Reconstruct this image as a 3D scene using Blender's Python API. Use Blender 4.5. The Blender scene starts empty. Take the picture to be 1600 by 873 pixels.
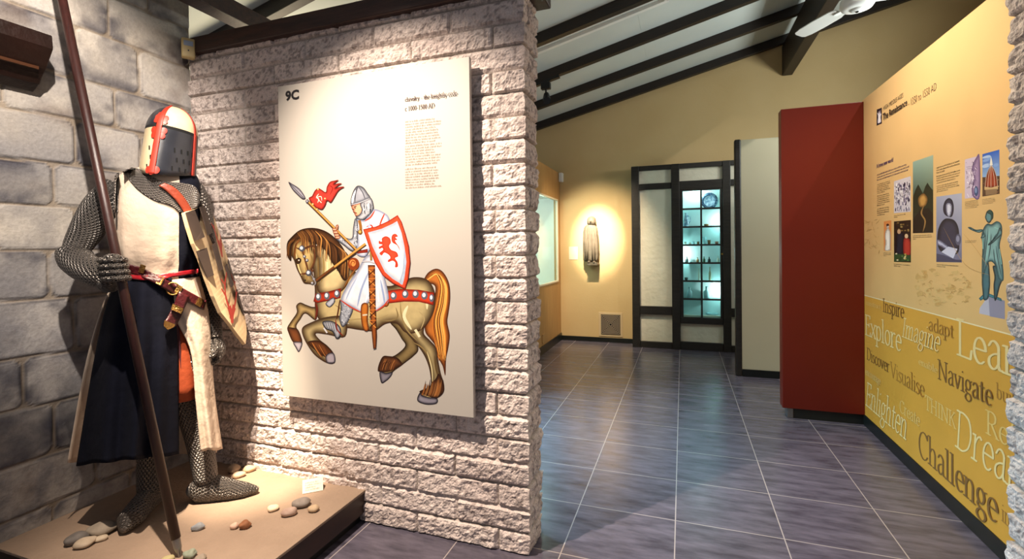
import bpy, math, random
import numpy as np
from math import sin, cos, pi, sqrt, atan2, radians
from mathutils import Vector, Matrix
from mathutils.bvhtree import BVHTree
from mathutils.geometry import tessellate_polygon

scene = bpy.context.scene
col = scene.collection
random.seed(7)

# ------------------------------------------------------------------ camera
YAW, PITCH, ROLL, FPX, CX, CY, CAMH = .3416, -.0103, -.0116, 749.2, 800., 395.3, 1.3
_f = Vector((-sin(YAW)*cos(PITCH), cos(YAW)*cos(PITCH), sin(PITCH)))
_r0 = Vector((cos(YAW), sin(YAW), 0)); _u0 = _r0.cross(_f)
_r = _r0*cos(ROLL)+_u0*sin(ROLL); _u = -_r0*sin(ROLL)+_u0*cos(ROLL)
CAM = Vector((0, 0, CAMH))
cd = bpy.data.cameras.new('camera'); cam = bpy.data.objects.new('camera', cd); col.objects.link(cam)
cd.sensor_fit = 'HORIZONTAL'; cd.sensor_width = 36; cd.lens = 36*FPX/1600
cd.shift_y = (CY-436.5)/1600; cd.clip_start = .05
cam.matrix_world = Matrix(((_r.x, _u.x, -_f.x, 0), (_r.y, _u.y, -_f.y, 0), (_r.z, _u.z, -_f.z, CAMH), (0, 0, 0, 1)))
scene.camera = cam

# ------------------------------------------------------------------ light and exposure
scene.view_settings.view_transform = 'Standard'
scene.view_settings.look = 'None'
scene.view_settings.exposure = 0.0
scene.view_settings.gamma = 1
scene.view_settings.use_curve_mapping = False
w = bpy.data.worlds.new('world'); scene.world = w; w.use_nodes = True
w.node_tree.nodes['Background'].inputs[0].default_value = (.94, .93, 1.0, 1)
w.node_tree.nodes['Background'].inputs[1].default_value = 0.22

def aim(o, tgt):
    d = Vector(tgt)-o.location
    o.rotation_euler = d.to_track_quat('-Z', 'Y').to_euler()
def spot(name, loc, tgt, power, size_deg, blend=.5, color=(1, .85, .66), rad=.03):
    l = bpy.data.lights.new(name, 'SPOT'); l.energy = power; l.spot_size = radians(size_deg); l.spot_blend = blend
    l.color = color; l.shadow_soft_size = rad
    o = bpy.data.objects.new(name, l); col.objects.link(o); o.location = loc; aim(o, tgt); return o
def point(name, loc, power, color=(1, 1, 1), rad=.05):
    l = bpy.data.lights.new(name, 'POINT'); l.energy = power; l.color = color; l.shadow_soft_size = rad
    o = bpy.data.objects.new(name, l); col.objects.link(o); o.location = loc; return o
def area(name, loc, tgt, power, sx, sy, color=(1, 1, 1)):
    l = bpy.data.lights.new(name, 'AREA'); l.shape = 'RECTANGLE'; l.size = sx; l.size_y = sy; l.energy = power; l.color = color
    o = bpy.data.objects.new(name, l); col.objects.link(o); o.location = loc; aim(o, tgt); return o

WARM = (1, .80, .58)
spot('spot_wall', (-1.5, .80, 3.02), (-1.0, 1.9, .22), 640, 76, .9, (1, .82, .66), .016)
spot('spot_plinth', (-1.62, .92, 3.05), (-2.02, 1.83, .16), 1300, 17, 1., WARM, .02)
spot('spot_knight', (-1.0, .45, 2.95), (-2.5, 1.26, 1.85), 390, 46, .7, (1, .88, .76), .02)
spot('spot_statue', (-1.0, 4.95, 3.0), (-1.10, 6.6, 1.44), 1700, 21, 1., (1, .84, .64), .02)
spot('back_wall_fill', (-.9, 4.9, 3.05), (-1.15, 6.6, .95), 420, 52, .9, (1, .80, .56), .04)  # added wide fill standing in for the statue spot's warm spill
spot('spot_yellow', (.15, 2.9, 3.1), (1.22, 3.1, 1.1), 200, 105, .9, (1, .85, .64), .05)
spot('spot_clerestory', (2.05, 3.35, 3.85), (.9, 4.1, 1.4), 130, 110, .5, (1, .95, .88), .02)
area('ceiling_fill', (2.3, 4.6, 2.40), (-.3, 4.7, 3.5), 50, 1.2, .5, (.92, 1.0, .97))  # added fill with no fitting, hidden behind the partitions, brightens the ceiling
area('blue_floor_fill', (-2.6, 3.15, 1.5), (-.5, 3.1, 0), 34, .5, 1.0, (.36, .74, 1.0)).data.spread = radians(75)  # added blue fill behind the divider, tints the floor; no window is modelled
area('left_ceiling_fill', (-2.9, 3.0, 2.0), (-2.7, 2.6, 2.9), 17, .5, .5, (1, .82, .55))  # added warm fill, unseen behind the block wall, brightens the left ceiling

# ------------------------------------------------------------------ helpers
def px_ray(x, y):
    return _f+_r*((x-CX)/FPX)-_u*((y-CY)/FPX)
def on(x, y, ax, v):
    d = px_ray(x, y); t = (v-CAM[ax])/d[ax]; return CAM+d*t
def on_plane(x, y, p, n):
    d = px_ray(x, y); return CAM+d*((p-CAM).dot(n)/d.dot(n))

def lin(c):
    if isinstance(c, str):
        c = tuple(int(c[i:i+2], 16) for i in (0, 2, 4))
    return tuple(((v/255)/12.92 if v/255 <= .04045 else ((v/255+.055)/1.055)**2.4) for v in c)

class G:
    """collects faces of one mesh"""
    def __init__(s): s.v = []; s.f = []; s.m = []; s.uv = []; s.has_uv = False
    def add(s, vs, fs, m=0, uv=None):
        b = len(s.v); s.v += [tuple(p) for p in vs]
        s.uv += (uv if uv is not None else [(0, 0)]*len(vs))
        if uv is not None: s.has_uv = True
        s.f += [tuple(i+b for i in f) for f in fs]
        s.m += (m if isinstance(m, list) else [m]*len(fs)); return s
    def box(s, x0, x1, y0, y1, z0, z1, m=0):
        vs = [(x, y, z) for x in (x0, x1) for y in (y0, y1) for z in (z0, z1)]
        return s.add(vs, [(0, 1, 3, 2), (4, 6, 7, 5), (0, 4, 5, 1), (2, 3, 7, 6), (0, 2, 6, 4), (1, 5, 7, 3)], m)
    def bar(s, p, q, wx, wz, up=(0, 0, 1), m=0):
        p, q = Vector(p), Vector(q); d = (q-p).normalized(); sd = d.cross(Vector(up)).normalized(); u = sd.cross(d)
        vs = [b+sd*(a*wx/2)+u*(c*wz/2) for b in (p, q) for a in (-1, 1) for c in (-1, 1)]
        return s.add(vs, [(0, 1, 3, 2), (4, 6, 7, 5), (0, 4, 5, 1), (2, 3, 7, 6), (0, 2, 6, 4), (1, 5, 7, 3)], m)
    def tube(s, path, rad, n=16, m=0, caps=True, flat=None, squash=None):
        P = [Vector(p) for p in path]; k = len(P)
        rad = rad if isinstance(rad, (list, tuple)) else [rad]*k
        T = [(P[min(i+1, k-1)]-P[max(i-1, 0)]).normalized() for i in range(k)]
        ref = Vector((0, 0, 1)) if abs(T[0].z) < .9 else Vector((0, 1, 0))
        a = T[0].cross(ref).normalized(); vs = []; uv = []; L = 0
        for i in range(k):
            a = (a-T[i]*a.dot(T[i])).normalized(); b = T[i].cross(a)
            if i: L += (P[i]-P[i-1]).length
            for j in range(n+1):
                t = 2*pi*j/n; r = rad[i]
                ra, rb = (r, r) if not isinstance(r, tuple) else r
                p = P[i]+a*(cos(t)*ra)+b*(sin(t)*rb)
                if flat is not None and p.z < flat: p.z = flat
                vs.append(p); uv.append((t*max(ra, rb), L))
        fs = [(i*(n+1)+j, i*(n+1)+j+1, (i+1)*(n+1)+j+1, (i+1)*(n+1)+j) for i in range(k-1) for j in range(n)]
        if caps:
            fs.append(tuple(range(n-1, -1, -1))); fs.append(tuple((k-1)*(n+1)+j for j in range(n)))
        return s.add(vs, fs, m, uv)
    def rings(s, R, m=0, closed=True, cap0=False, cap1=False, uv=None):
        n = len(R[0]); vs = [p for r in R for p in r]
        J = n if closed else n-1
        fs = [(i*n+j, i*n+(j+1) % n, (i+1)*n+(j+1) % n, (i+1)*n+j) for i in range(len(R)-1) for j in range(J)]
        mm = [m(i, j) for i in range(len(R)-1) for j in range(J)] if callable(m) else [m]*len(fs)
        if cap0: fs.append(tuple(range(n-1, -1, -1))); mm.append(mm[0])
        if cap1: fs.append(tuple((len(R)-1)*n+j for j in range(n))); mm.append(mm[-1])
        if uv is None:
            uv = []
            L = 0; P = [[Vector(p) for p in r] for r in R]
            for i, r in enumerate(P):
                if i: L += (P[i][0]-P[i-1][0]).length
                u = 0
                for j, p in enumerate(r):
                    if j: u += (p-r[j-1]).length
                    uv.append((u, L))
        return s.add(vs, fs, mm, uv)
    def lathe(s, prof, c, n=24, m=0, axis='z'):
        R = []
        for r, z in prof:
            ring = []
            for j in range(n):
                t = 2*pi*j/n; x, y = r*cos(t), r*sin(t)
                ring.append((c[0]+x, c[1]+y, c[2]+z) if axis == 'z' else ((c[0]+x, c[1]-z, c[2]+y) if axis == 'y' else (c[0]+z, c[1]+x, c[2]+y)))
            R.append(ring)
        return s.rings(R, m, True, True, True)
    def prism(s, poly, e0, e1, o, thick, m=0):
        """2-D polygon in the (e0,e1) plane at o, extruded by vector thick"""
        e0, e1, o, th = Vector(e0), Vector(e1), Vector(o), Vector(thick)
        A = [o+e0*x+e1*y for x, y in poly]; n = len(A)
        tr = tessellate_polygon([[Vector((x, y, 0)) for x, y in poly]])
        s.add(A+[p+th for p in A], [tuple(t) for t in tr]+[tuple(i+n for i in t[::-1]) for t in tr] +
              [(i, (i+1) % n, (i+1) % n+n, i+n) for i in range(n)], m)
        return s
    def ball(s, c, r, m=0, n=16, k=10, rot=None, fn=None):
        R = []
        for i in range(1, k):
            a = pi*i/k
            ring = []
            for j in range(n):
                t = 2*pi*j/n
                q = Vector((sin(a)*cos(t), sin(a)*sin(t), -cos(a)))
                if fn: q = q*fn(q)
                q = Vector((q.x*r[0], q.y*r[1], q.z*r[2]))
                if rot: q = rot @ q
                ring.append(Vector(c)+q)
            R.append(ring)
        return s.rings(R, m, True, True, True)

ORG = {}
def thing(name, label, cat, loc=(0, 0, 0), group=None):
    o = bpy.data.objects.new(name, None); col.objects.link(o); o.location = loc; o.empty_display_size = .1
    o['label'] = label; o['category'] = cat
    if group: o['group'] = group
    ORG[o] = Vector(loc); return o
def tag(o, label, cat, group=None):
    o['label'] = label; o['category'] = cat
    if group: o['group'] = group
    return o
def build(name, g, mats, parent=None, smooth=False, bevel=0, origin=None, label=None, solid=0, attr=None, segs=2):
    mats = mats if isinstance(mats, (list, tuple)) else [mats]
    if parent is not None: org = ORG[parent]
    elif origin is not None: org = Vector(origin)
    else:
        A = np.array(g.v); lo, hi = A.min(0), A.max(0); org = Vector(((lo[0]+hi[0])/2, (lo[1]+hi[1])/2, lo[2]))
    me = bpy.data.meshes.new(name)
    me.from_pydata([(p[0]-org.x, p[1]-org.y, p[2]-org.z) for p in g.v], [], g.f)
    for m in mats: me.materials.append(m)
    if len(mats) > 1: me.polygons.foreach_set('material_index', g.m)
    if g.has_uv:
        uvl = me.uv_layers.new(name='UVMap'); li = np.zeros(len(me.loops), dtype=np.int32); me.loops.foreach_get('vertex_index', li)
        uvl.data.foreach_set('uv', np.array(g.uv, dtype=np.float32)[li].ravel())
    if attr is not None:
        ca = me.color_attributes.new('paint', 'FLOAT_COLOR', 'POINT')
        ca.data.foreach_set('color', np.array(attr, dtype=np.float32).ravel())
    if smooth: me.polygons.foreach_set('use_smooth', [True]*len(me.polygons))
    me.update()
    o = bpy.data.objects.new(name, me); col.objects.link(o)
    if parent is not None: o.parent = parent; ORG[o] = org
    else: o.location = org; ORG[o] = org
    if bevel:
        b = o.modifiers.new('bevel', 'BEVEL'); b.width = bevel; b.segments = segs; b.limit_method = 'ANGLE'; b.angle_limit = radians(40)
    if solid:
        b = o.modifiers.new('solid', 'SOLIDIFY'); b.thickness = solid; b.offset = 0
    if label: o['label'] = label
    return o
def struct(name, g, mats, parent=None, **k):
    o = build(name, g, mats, parent, **k)
    if parent is None: o['kind'] = 'structure'
    return o

# --- materials
def nn(t, kind, **k):
    n = t.nodes.new(kind)
    for a, b in k.items(): setattr(n, a, b)
    return n
def mat(name, c, rough=.6, metal=0., c2=None, nscale=8., nmix=.5, bump=0., bscale=40., stretch=None, spec=.5, detail=6., coat=0., use_uv=False, sheen=0.):
    m = bpy.data.materials.new(name); m.use_nodes = True; t = m.node_tree; b = t.nodes['Principled BSDF']; L = t.links.new
    b.inputs['Base Color'].default_value = (*lin(c), 1); b.inputs['Roughness'].default_value = rough
    b.inputs['Metallic'].default_value = metal; b.inputs['Specular IOR Level'].default_value = spec
    b.inputs['Coat Weight'].default_value = coat
    if sheen: b.inputs['Sheen Weight'].default_value = sheen
    co = nn(t, 'ShaderNodeTexCoord'); mp = nn(t, 'ShaderNodeMapping'); L(co.outputs['UV' if use_uv else 'Object'], mp.inputs[0])
    if stretch: mp.inputs['Scale'].default_value = stretch
    if c2 is not None:
        n = nn(t, 'ShaderNodeTexNoise'); n.inputs['Scale'].default_value = nscale; n.inputs['Detail'].default_value = detail; L(mp.outputs[0], n.inputs['Vector'])
        r = nn(t, 'ShaderNodeValToRGB'); r.color_ramp.elements[0].position = .5-nmix/2; r.color_ramp.elements[1].position = .5+nmix/2
        r.color_ramp.elements[0].color = (*lin(c), 1); r.color_ramp.elements[1].color = (*lin(c2), 1)
        L(n.outputs[0], r.inputs[0]); L(r.outputs[0], b.inputs['Base Color'])
    if bump:
        n2 = nn(t, 'ShaderNodeTexNoise'); n2.inputs['Scale'].default_value = bscale; n2.inputs['Detail'].default_value = 8; L(mp.outputs[0], n2.inputs['Vector'])
        bp = nn(t, 'ShaderNodeBump'); bp.inputs['Strength'].default_value = bump; bp.inputs['Distance'].default_value = .02
        L(n2.outputs[0], bp.inputs['Height']); L(bp.outputs[0], b.inputs['Normal'])
    return m
def mat_attr(name, rough=.6, bump=0., bscale=60., spec=.3, fine=0., fscale=120.):
    m = mat(name, (200, 200, 200), rough, bump=bump, bscale=bscale, spec=spec); t = m.node_tree; L = t.links.new; b = t.nodes['Principled BSDF']
    a = nn(t, 'ShaderNodeAttribute', attribute_name='paint')
    if fine:
        co = nn(t, 'ShaderNodeTexCoord'); n = nn(t, 'ShaderNodeTexNoise'); n.inputs['Scale'].default_value = fscale; n.inputs['Detail'].default_value = 5; n.inputs['Roughness'].default_value = .7
        L(co.outputs['Object'], n.inputs['Vector'])
        r = nn(t, 'ShaderNodeMapRange'); r.inputs['From Min'].default_value = .3; r.inputs['From Max'].default_value = .7
        r.inputs['To Min'].default_value = 1-fine; r.inputs['To Max'].default_value = 1+fine*.5; L(n.outputs[0], r.inputs[0])
        mx = nn(t, 'ShaderNodeVectorMath', operation='SCALE'); L(a.outputs['Color'], mx.inputs[0]); L(r.outputs[0], mx.inputs['Scale'])
        L(mx.outputs[0], b.inputs['Base Color'])
    else: L(a.outputs['Color'], b.inputs['Base Color'])
    return m
def mat_emit(name, c, strength):
    m = mat(name, c, .5); b = m.node_tree.nodes['Principled BSDF']
    b.inputs['Emission Color'].default_value = (*lin(c), 1); b.inputs['Emission Strength'].default_value = strength; return m
def mat_glass(name, tint=(255, 255, 255), refl=.06):
    m = bpy.data.materials.new(name); m.use_nodes = True; t = m.node_tree; t.nodes.clear(); L = t.links.new
    o = nn(t, 'ShaderNodeOutputMaterial'); tr = nn(t, 'ShaderNodeBsdfTransparent'); gl = nn(t, 'ShaderNodeBsdfGlossy'); gl.inputs['Roughness'].default_value = .02
    tr.inputs[0].default_value = (*lin(tint), 1)
    fr = nn(t, 'ShaderNodeFresnel'); fr.inputs['IOR'].default_value = 1.45; mx = nn(t, 'ShaderNodeMixShader')
    gm = nn(t, 'ShaderNodeNewGeometry'); L(mathn(t, 'MULTIPLY', fr.outputs[0], mathn(t, 'SUBTRACT', 1., gm.outputs['Backfacing'])), mx.inputs[0]); L(tr.outputs[0], mx.inputs[1]); L(gl.outputs[0], mx.inputs[2]); L(mx.outputs[0], o.inputs[0]); return m

def mathn(t, op, a, b=None, c=None):
    n = nn(t, 'ShaderNodeMath', operation=op)
    for i, x in enumerate((a, b, c)):
        if x is None: continue
        if isinstance(x, (int, float)): n.inputs[i].default_value = x
        else: t.links.new(x, n.inputs[i])
    return n.outputs[0]

def mat_mail(name, c=(176, 170, 165), cell=.0115):
    """rows of rings: u runs round the limb, v along it, both in metres"""
    m = mat(name, c, .42, .75); t = m.node_tree; L = t.links.new; b = t.nodes['Principled BSDF']
    co = nn(t, 'ShaderNodeTexCoord'); sp = nn(t, 'ShaderNodeSeparateXYZ'); L(co.outputs['UV'], sp.inputs[0])
    v = mathn(t, 'DIVIDE', sp.outputs[1], cell*.8); row = mathn(t, 'FLOOR', v); fv = mathn(t, 'SUBTRACT', mathn(t, 'FRACT', v), .5)
    u = mathn(t, 'ADD', mathn(t, 'DIVIDE', sp.outputs[0], cell), mathn(t, 'MULTIPLY', mathn(t, 'FLOORED_MODULO', row, 2.), .5))
    fu = mathn(t, 'SUBTRACT', mathn(t, 'FRACT', u), .5)
    r = mathn(t, 'SQRT', mathn(t, 'ADD', mathn(t, 'MULTIPLY', fu, fu), mathn(t, 'MULTIPLY', fv, fv)))
    d = mathn(t, 'ABSOLUTE', mathn(t, 'SUBTRACT', r, .40))
    h = mathn(t, 'SUBTRACT', 1., mathn(t, 'DIVIDE', d, .24)); h.node.use_clamp = True
    rp = nn(t, 'ShaderNodeValToRGB'); rp.color_ramp.elements[0].color = (.012, .011, .011, 1); rp.color_ramp.elements[1].color = (*lin(c), 1)
    rp.color_ramp.elements[0].position = .1; rp.color_ramp.elements[1].position = .6
    L(h, rp.inputs[0]); L(rp.outputs[0], b.inputs['Base Color'])
    bp = nn(t, 'ShaderNodeBump'); bp.inputs['Strength'].default_value = .9; bp.inputs['Distance'].default_value = .004
    L(h, bp.inputs['Height']); L(bp.outputs[0], b.inputs['Normal']); return m

# --- numpy value noise
_rng = np.random.RandomState(3)
_T = _rng.rand(256, 256)
def vnoise(x, y, seed=0):
    x = np.asarray(x)+seed*17.31; y = np.asarray(y)+seed*9.77
    xi = np.floor(x).astype(int); yi = np.floor(y).astype(int); fx = x-xi; fy = y-yi
    fx = fx*fx*(3-2*fx); fy = fy*fy*(3-2*fy)
    g = lambda a, b: _T[a % 256, b % 256]
    return (g(xi, yi)*(1-fx)+g(xi+1, yi)*fx)*(1-fy)+(g(xi, yi+1)*(1-fx)+g(xi+1, yi+1)*fx)*fy
def fbm(x, y, oct=4, seed=0, gain=.5):
    s = 0; a = 1; t = 0
    for i in range(oct): s = s+a*vnoise(x*2**i, y*2**i, seed+i); t += a; a *= gain
    return s/t
def sstep(a, b, x):
    t = np.clip((x-a)/(b-a), 0, 1); return t*t*(3-2*t)

def spline(pts, k=6, closed=True):
    P = [np.array(p, float) for p in pts]; n = len(P); out = []
    for i in range(n if closed else n-1):
        p0, p1, p2, p3 = (P[(i+d) % n] if closed else P[min(max(i+d, 0), n-1)] for d in (-1, 0, 1, 2))
        for j in range(k):
            t = j/k
            out.append(.5*((2*p1)+(-p0+p2)*t+(2*p0-5*p1+4*p2-p3)*t*t+(-p0+3*p1-3*p2+p3)*t**3))
    if not closed: out.append(P[-1])
    return out

# --- flat printed artwork: coloured shapes in the picture plane of a board, stacked in ink layers
class Paint:
    def __init__(s, place, step=3e-5): s.place = place; s.g = G(); s.c = []; s.z = 2e-4; s.step = step
    def _add(s, pts, faces, colors):
        s.g.add([s.place(p[0], p[1], s.z) for p in pts], faces); s.c += colors; s.z += s.step
    def poly(s, pts, c, smooth=True, inner=None, width=8., grid=1.5, hl=(-.4, -.6), amt=.25):
        P = spline(pts, 5) if smooth else [np.array(p, float) for p in pts]
        tr = tessellate_polygon([[Vector((p[0], p[1], 0)) for p in P]])
        c0 = (*lin(c), 1); s._add(P, [tuple(t) for t in tr], [c0]*len(P))
        if inner is None: return
        A = np.array(P); B = np.roll(A, -1, 0)
        xs = np.arange(A[:, 0].min(), A[:, 0].max()+grid, grid); ys = np.arange(A[:, 1].min(), A[:, 1].max()+grid, grid)
        X, Y = np.meshgrid(xs, ys); Q = np.stack([X.ravel(), Y.ravel()], 1)
        ab = B-A; L2 = (ab**2).sum(1)+1e-9; best = np.full(len(Q), 1e9); bd = np.zeros((len(Q), 2)); ins = np.zeros(len(Q), bool)
        for i in range(len(A)):
            t = np.clip(((Q-A[i])@ab[i])/L2[i], 0, 1); d = Q-(A[i]+t[:, None]*ab[i]); dd = np.hypot(d[:, 0], d[:, 1])
            k = dd < best; best[k] = dd[k]; bd[k] = d[k]/(dd[k][:, None]+1e-9)
            if A[i, 1] != B[i, 1]:
                cr = ((A[i, 1] > Q[:, 1]) != (B[i, 1] > Q[:, 1])) & (Q[:, 0] < ab[i, 0]*(Q[:, 1]-A[i, 1])/(B[i, 1]-A[i, 1])+A[i, 0])
                ins ^= cr
        t = sstep(0, width, best); lit = 1+amt*(1-t)*(bd[:, 0]*-hl[0]+bd[:, 1]*-hl[1])*-1
        ci = np.array(lin(inner)); cc = np.array(lin(c))
        n1 = .85+.3*fbm(Q[:, 0]*.13, Q[:, 1]*.13, 3, 5)
        C = (cc*(1-t[:, None])+ci*t[:, None])*(np.where(t > 0, lit*n1, 1))[:, None]
        nx = len(xs); ok = (ins & (best > grid*.4)).reshape(X.shape)
        cell = ok[:-1, :-1] & ok[1:, :-1] & ok[:-1, 1:] & ok[1:, 1:]
        jy, jx = np.nonzero(cell)
        if len(jy) == 0: return
        idx = np.stack([jy*nx+jx, jy*nx+jx+1, (jy+1)*nx+jx+1, (jy+1)*nx+jx], 1)
        us, inv = np.unique(idx, return_inverse=True); inv = inv.reshape(idx.shape)
        s._add(Q[us], [tuple(r) for r in inv.tolist()], [(*np.clip(C[i], 0, 1), 1) for i in us])
    def stroke(s, pts, w, c, smooth=True, taper=True):
        P = spline(pts, 5, False) if smooth and len(pts) > 2 else [np.array(p, float) for p in pts]
        n = len(P); V = []
        for i in range(n):
            d = P[min(i+1, n-1)]-P[max(i-1, 0)]; d = d/(np.hypot(*d)+1e-9); nrm = np.array([-d[1], d[0]])
            k = w/2*(min(1, .25+3*min(i, n-1-i)/(n-1)) if taper and n > 2 else 1)
            V += [P[i]+nrm*k, P[i]-nrm*k]
        s._add(V, [(2*i, 2*i+1, 2*i+3, 2*i+2) for i in range(n-1)], [(*lin(c), 1)]*len(V))
    def ell(s, x, y, rx, ry, c, inner=None, a=0., n=20):
        P = []
        for i in range(n):
            t = 2*pi*i/n; p, q = rx*cos(t), ry*sin(t); P.append((x+p*cos(a)-q*sin(a), y+p*sin(a)+q*cos(a)))
        s._add(P, [tuple(range(n))], [(*lin(c), 1)]*n)
        if inner:
            P2 = [(x-.15*rx+(p[0]-x)*.55, y-.15*ry+(p[1]-y)*.55) for p in P]; s._add(P2, [tuple(range(n))], [(*lin(inner), 1)]*n)
    def rect(s, x0, y0, x1, y1, c): s._add([(x0, y0), (x1, y0), (x1, y1), (x0, y1)], [(0, 1, 2, 3)], [(*lin(c), 1)]*4)
    def quadc(s, pts, cs): s._add(pts, [(0, 1, 2, 3)], [(*lin(c), 1) for c in cs])
    def build(s, name, m, parent, **k): return build(name, s.g, m, parent, attr=s.c, **k)

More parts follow.
